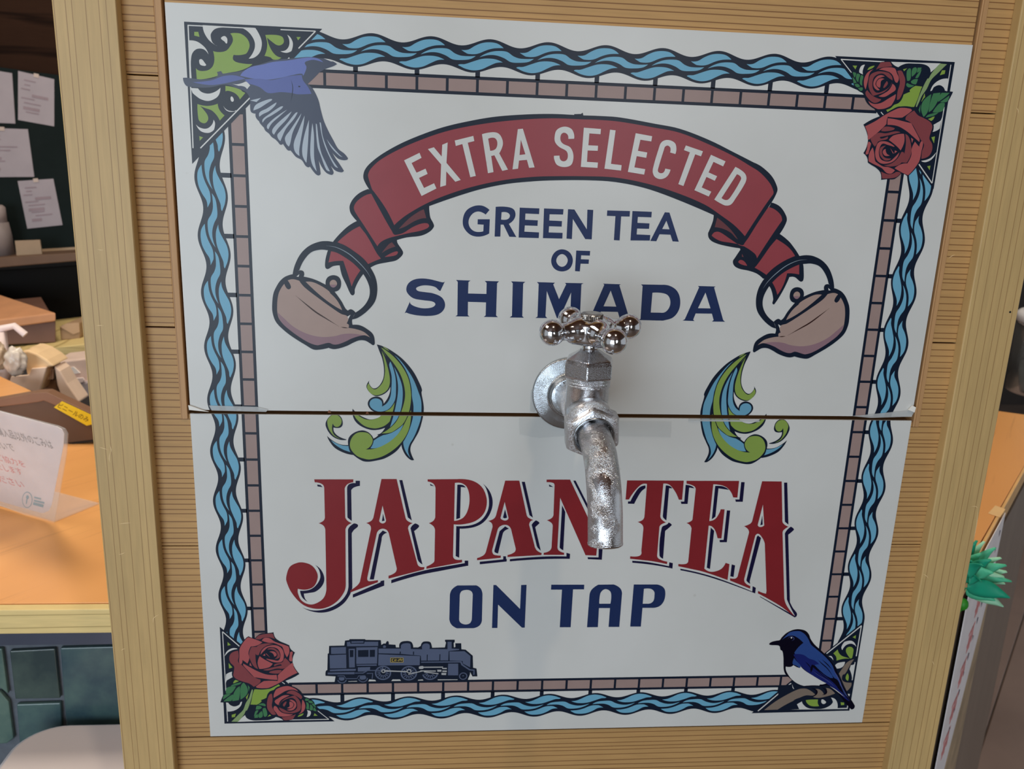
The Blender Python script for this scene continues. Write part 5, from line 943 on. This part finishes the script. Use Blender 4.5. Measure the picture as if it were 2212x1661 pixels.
slab('machine_front', ((850, 880), (1250, 850), (1250, 1045), (1010, 1075), (900, 950)), YP-12, 95, plain('printer_grey', rgb(150, 142, 146, .66), 0.5), prn, 3)
slab('white_label', ((775, 715), (940, 668), (1025, 745), (880, 770), (800, 765)), YP-2, 2, plain('label_white', rgb(226, 216, 226, .7), 0.4), prn, 0, 'white sticker')
slab('clear_edge', ((860, 820), (1060, 805), (1085, 840), (1060, 870), (880, 880)), YP-14, 4, plain('white_plastic', rgb(206, 192, 190, .66), 0.4), prn, 1)
YS = 1120
shelf = empty('rear_desk', W(*aty(*c6(700, 560), YS)), 'pale wooden rear desk top behind the machine', 'desk')
q = [aty(*c6(*p), YS) for p in ((-900, 620), (1400, 375))]
zs = (q[0].z+q[1].z)/2
bm = bmesh.new(); a_, b_ = aty(*c6(240, 470), YS), aty(*c6(1070, 375), YS); a2, b2 = aty(*c6(640, 565), YS), aty(*c6(1080, 515), YS)
dd = (b_-a_).normalized(); th = (a_+dd*((a2-a_).dot(dd))-a2).length
p0 = a_-dd*900; p1 = b_+dd*300
prism(bm, [p0, p1, p1+Vector((0, 0, -th)), p0+Vector((0, 0, -th))], Vector((-0.0, 420, 0))); obj('desk_top', bm, M_CEDGE, shelf, bevel=2)
bm = bmesh.new(); prism(bm, [p0+Vector((0, 20, -th-1)), p1+Vector((0, 20, -th-1)), p1+Vector((0, 20, -700)), p0+Vector((0, 20, -700))], Vector((0, 380, 0))); obj('desk_body', bm, plain('desk_grey', rgb(90, 82, 78), 0.8), shelf)  # desk body in one even grey-brown
ZD = a_.z
BX = plain('lidded_brown', rgb(92, 66, 56, .62), 0.55)
YL = 1180
big = empty('lidded_box', W(*aty(*c6(400, 400), YL)), 'large brown box with flat tan lid standing on the rear desk', 'box')
def c0(x, y): return (x*300/1246, 600+y*300/1246)
lf = [aty(*c0(*p), YL) for p in ((-700, 500), (500, 392), (500, 580), (-700, 640))]
bm = bmesh.new(); prism(bm, lf, Vector((-160, 300, 0))); obj('box_body', bm, BX, big, bevel=2)
l0, l1, l2, l3 = [aty(*c0(*p), YL-6) for p in ((-700, 460), (502, 312), (502, 392), (-700, 560))]
bm = bmesh.new(); prism(bm, [l0, l1, l2, l3], Vector((-330, 330, 0))); obj('box_lid', bm, plain('lid_tan', rgb(176, 126, 90, .66), 0.55), big, bevel=3)
carton = empty('small_carton', W(*aty(*c6(890, 320), YL+20)), 'small crumpled tan carton beside the lidded brown box', 'carton')
bm = bmesh.new(); prism(bm, [aty(*c6(*p), YL+20) for p in ((760, 150), (850, 110), (1010, 100), (1030, 240), (1020, 318), (775, 328))], Vector((0, 90, 0))); obj('carton_body', bm, plain('carton_tan', rgb(136, 112, 86, .66), 0.7), carton, bevel=3)
bm = bmesh.new(); prism(bm, [aty(*c6(*p), YL+18) for p in ((762, 152), (850, 112), (1012, 102), (1020, 220), (940, 250), (860, 205))], Vector((0, 2, 0))); obj('carton_flap', bm, plain('carton_flap', rgb(160, 134, 108, .66), 0.7), carton)

# ------------------------------------------------------------------ chalkboard on the rear wall
YW = 1545
board = empty('chalkboard', W(*aty(60, 400, YW)), 'dark green notice board on the rear wall behind the left post', 'board')
b0 = [aty(*p, YW) for p in ((-260, 110), (170, 168), (260, 180), (260, 540), (160, 548), (-260, 575))]
bm = bmesh.new(); prism(bm, b0, Vector((0, 14, 0))); obj('board_face', bm, plain('board_green', rgb(24, 31, 31, .9), 0.8, **{'Specular IOR Level': 0.05}), board)
bm = bmesh.new(); prism(bm, [aty(*p, YW-105) for p in ((-260, 572), (260, 540), (260, 556), (-260, 600))], Vector((0, 100, 0))); obj('chalk_ledge', bm, plain('ledge_wood', rgb(88, 66, 50, .75), 0.6), board, bevel=2)
bm = bmesh.new(); prism(bm, [aty(*p, YW-2) for p in ((90, 538), (260, 528), (260, 542), (90, 552))], Vector((0, 3, 0))); obj('board_rim', bm, plain('rim_tan', rgb(150, 128, 104, .75), 0.6), board)
bm = bmesh.new(); prism(bm, [aty(*p, 1558) for p in ((-400, 610), (400, 560), (400, 1000), (-400, 1000))], Vector((0, 20, 0))); tag(obj('wall_shade_sheet', bm, plain('void_shade_black', rgb(5, 4, 4), 0.9)), kind='structure')  # flat black sheet; its colour stands for the darkness below the ledge
PAP = plain('paper_mauve', rgb(146, 138, 144, .88), 0.7, var=0.04); PTX = plain('paper_text', rgb(118, 104, 110, .7), 0.7)
sheets = [('left paper in the top row on the green board, cut by the photo edge', ((-90, 140), (26, 158), (33, 267), (-80, 262)), 3),
          ('right paper in the top row on the green board', ((39, 153), (117, 171), (117, 273), (39, 259)), 4),
          ('wide paper in the middle row on the green board', ((-60, 275), (60, 279), (74, 382), (-60, 383)), 5),
          ('tilted paper pinned lowest on the green board', ((38, 391), (115, 386), (135, 486), (59, 494)), 5)]
for lb, q, rows in sheets:
    pts = [aty(*p, YW-1.5) for p in q]
    r0 = empty('notice_paper', W(*pts[0]), lb, 'paper', 'papers on the green board')
    bm = bmesh.new(); prism(bm, pts, Vector((0, 1, 0))); obj('sheet', bm, PAP, r0)
    bm = bmesh.new(); rnd = random.Random(len(lb))
    def bil(u, v): return pts[0].lerp(pts[1], u).lerp(pts[3].lerp(pts[2], u), v)+Vector((0, -0.6, 0))
    for i in range(rows*2):
        v0 = 0.14+0.74*i/(rows*2); u0 = rnd.uniform(.08, .4); u1 = u0+rnd.uniform(.15, .5); hh = rnd.choice((.025, .025, .06))
        prism(bm, [bil(u0, v0), bil(min(u1, .93), v0), bil(min(u1, .93), v0+hh), bil(u0, v0+hh)], Vector((0, .3, 0)))
    obj('writing', bm, PTX, r0)
    bm = bmesh.new(); prism(bm, [bil(.44, -.03), bil(.58, -.03), bil(.58, .05), bil(.44, .05)], Vector((0, -.6, 0))); obj('tape', bm, plain('paper_tape', rgb(166, 150, 140, .8), 0.5), r0)
crd = empty('small_card', W(*aty(60, 557, YW-52)), 'small tan card standing on the chalk ledge', 'card')
bm = bmesh.new(); prism(bm, [aty(*p, YW-80) for p in ((32, 520), (86, 518), (91, 551), (36, 553))], Vector((0, 3, 0))); obj('card', bm, plain('card_tan', rgb(142, 122, 100, .8), 0.7), crd)
wb = empty('white_bottle', W(*aty(5, 555, YW-52)), 'pale bottle with rounded cap at the left end of the chalk ledge', 'bottle')
bm = bmesh.new(); bb = aty(2, 553, YW-52); hgt = aty(2, 480, YW-52).z-bb.z; cap = aty(2, 443, YW-52).z-bb.z; rad = (aty(26, 540, YW-52)-bb).length
lathe(bm, [(0, 0), (rad, 0), (rad*.92, hgt*.6), (rad*.78, hgt), (0, hgt)], Vector((bb.x, bb.y, bb.z)), UP, 24); obj('bottle_body', bm, plain('bottle_grey', rgb(118, 108, 106, .8), 0.5), wb, smooth=True)
bm = bmesh.new(); lathe(bm, [(0, hgt), (rad*.7, hgt), (rad*.68, cap*.95), (rad*.5, cap), (0, cap)], Vector((bb.x, bb.y, bb.z)), UP, 24); obj('bottle_cap', bm, plain('bottle_capm', rgb(140, 128, 126, .8), 0.5), wb, smooth=True)

# ------------------------------------------------------------------ slim grey plastic bin between kiosk and counter, bottom left
zt_ = -390.0
s_c = atz(0, 1645, zt_); s_b = atz(262, 1561, zt_)
SX0, SY1, SX1 = s_c.x+1, min(s_b.y-1, 198), -329
bin_ = empty('plastic_bin', W((SX0+SX1)/2, SY1-190, -1150), 'slim grey plastic bin with rounded lid beside the kiosk', 'bin')
def rr(i, r, z):
    out = []; x0, x1, y0, y1 = SX0+i, SX1-i, SY1-380+i, SY1-i
    for cx, cy, a0 in ((x1-r, y1-r, 0), (x0+r, y1-r, 90), (x0+r, y0+r, 180), (x1-r, y0+r, 270)):
        out += [Vector((cx+r*cos(radians(a0+t)), cy+r*sin(radians(a0+t)), z)) for t in range(0, 91, 9)]
    return out
SM = plain('bin_grey', rgb(158, 152, 154, .42), 0.42, var=0.03, scale=8)
def loft(name, rings, m, parent, cap=True):
    bm = bmesh.new(); vv = [[bm.verts.new(W(*p)) for p in r_] for r_ in rings]
    for a_, b_ in zip(vv, vv[1:]):
        for i in range(len(a_)): bm.faces.new((a_[i], a_[(i+1) % len(a_)], b_[(i+1) % len(a_)], b_[i]))
    bm.faces.new(vv[0][::-1]); bm.faces.new(vv[-1]); bmesh.ops.recalc_face_normals(bm, faces=bm.faces[:])
    return obj(name, bm, m, parent, smooth=False)
loft('body', [rr(14, 30, -1150), rr(10, 32, -1140), rr(3, 38, zt_-40)], SM, bin_)
loft('lid_rim', [rr(1, 40, zt_-39), rr(0, 41, zt_-30), rr(0, 41, zt_-4), rr(1.5, 40, zt_)], plain('bin_rim', rgb(138, 142, 154, .45), 0.4), bin_)
loft('lid', [rr(4.5, 38, zt_-6), rr(4.5, 38, zt_+1.5), rr(6.5, 37, zt_+3)], SM, bin_)
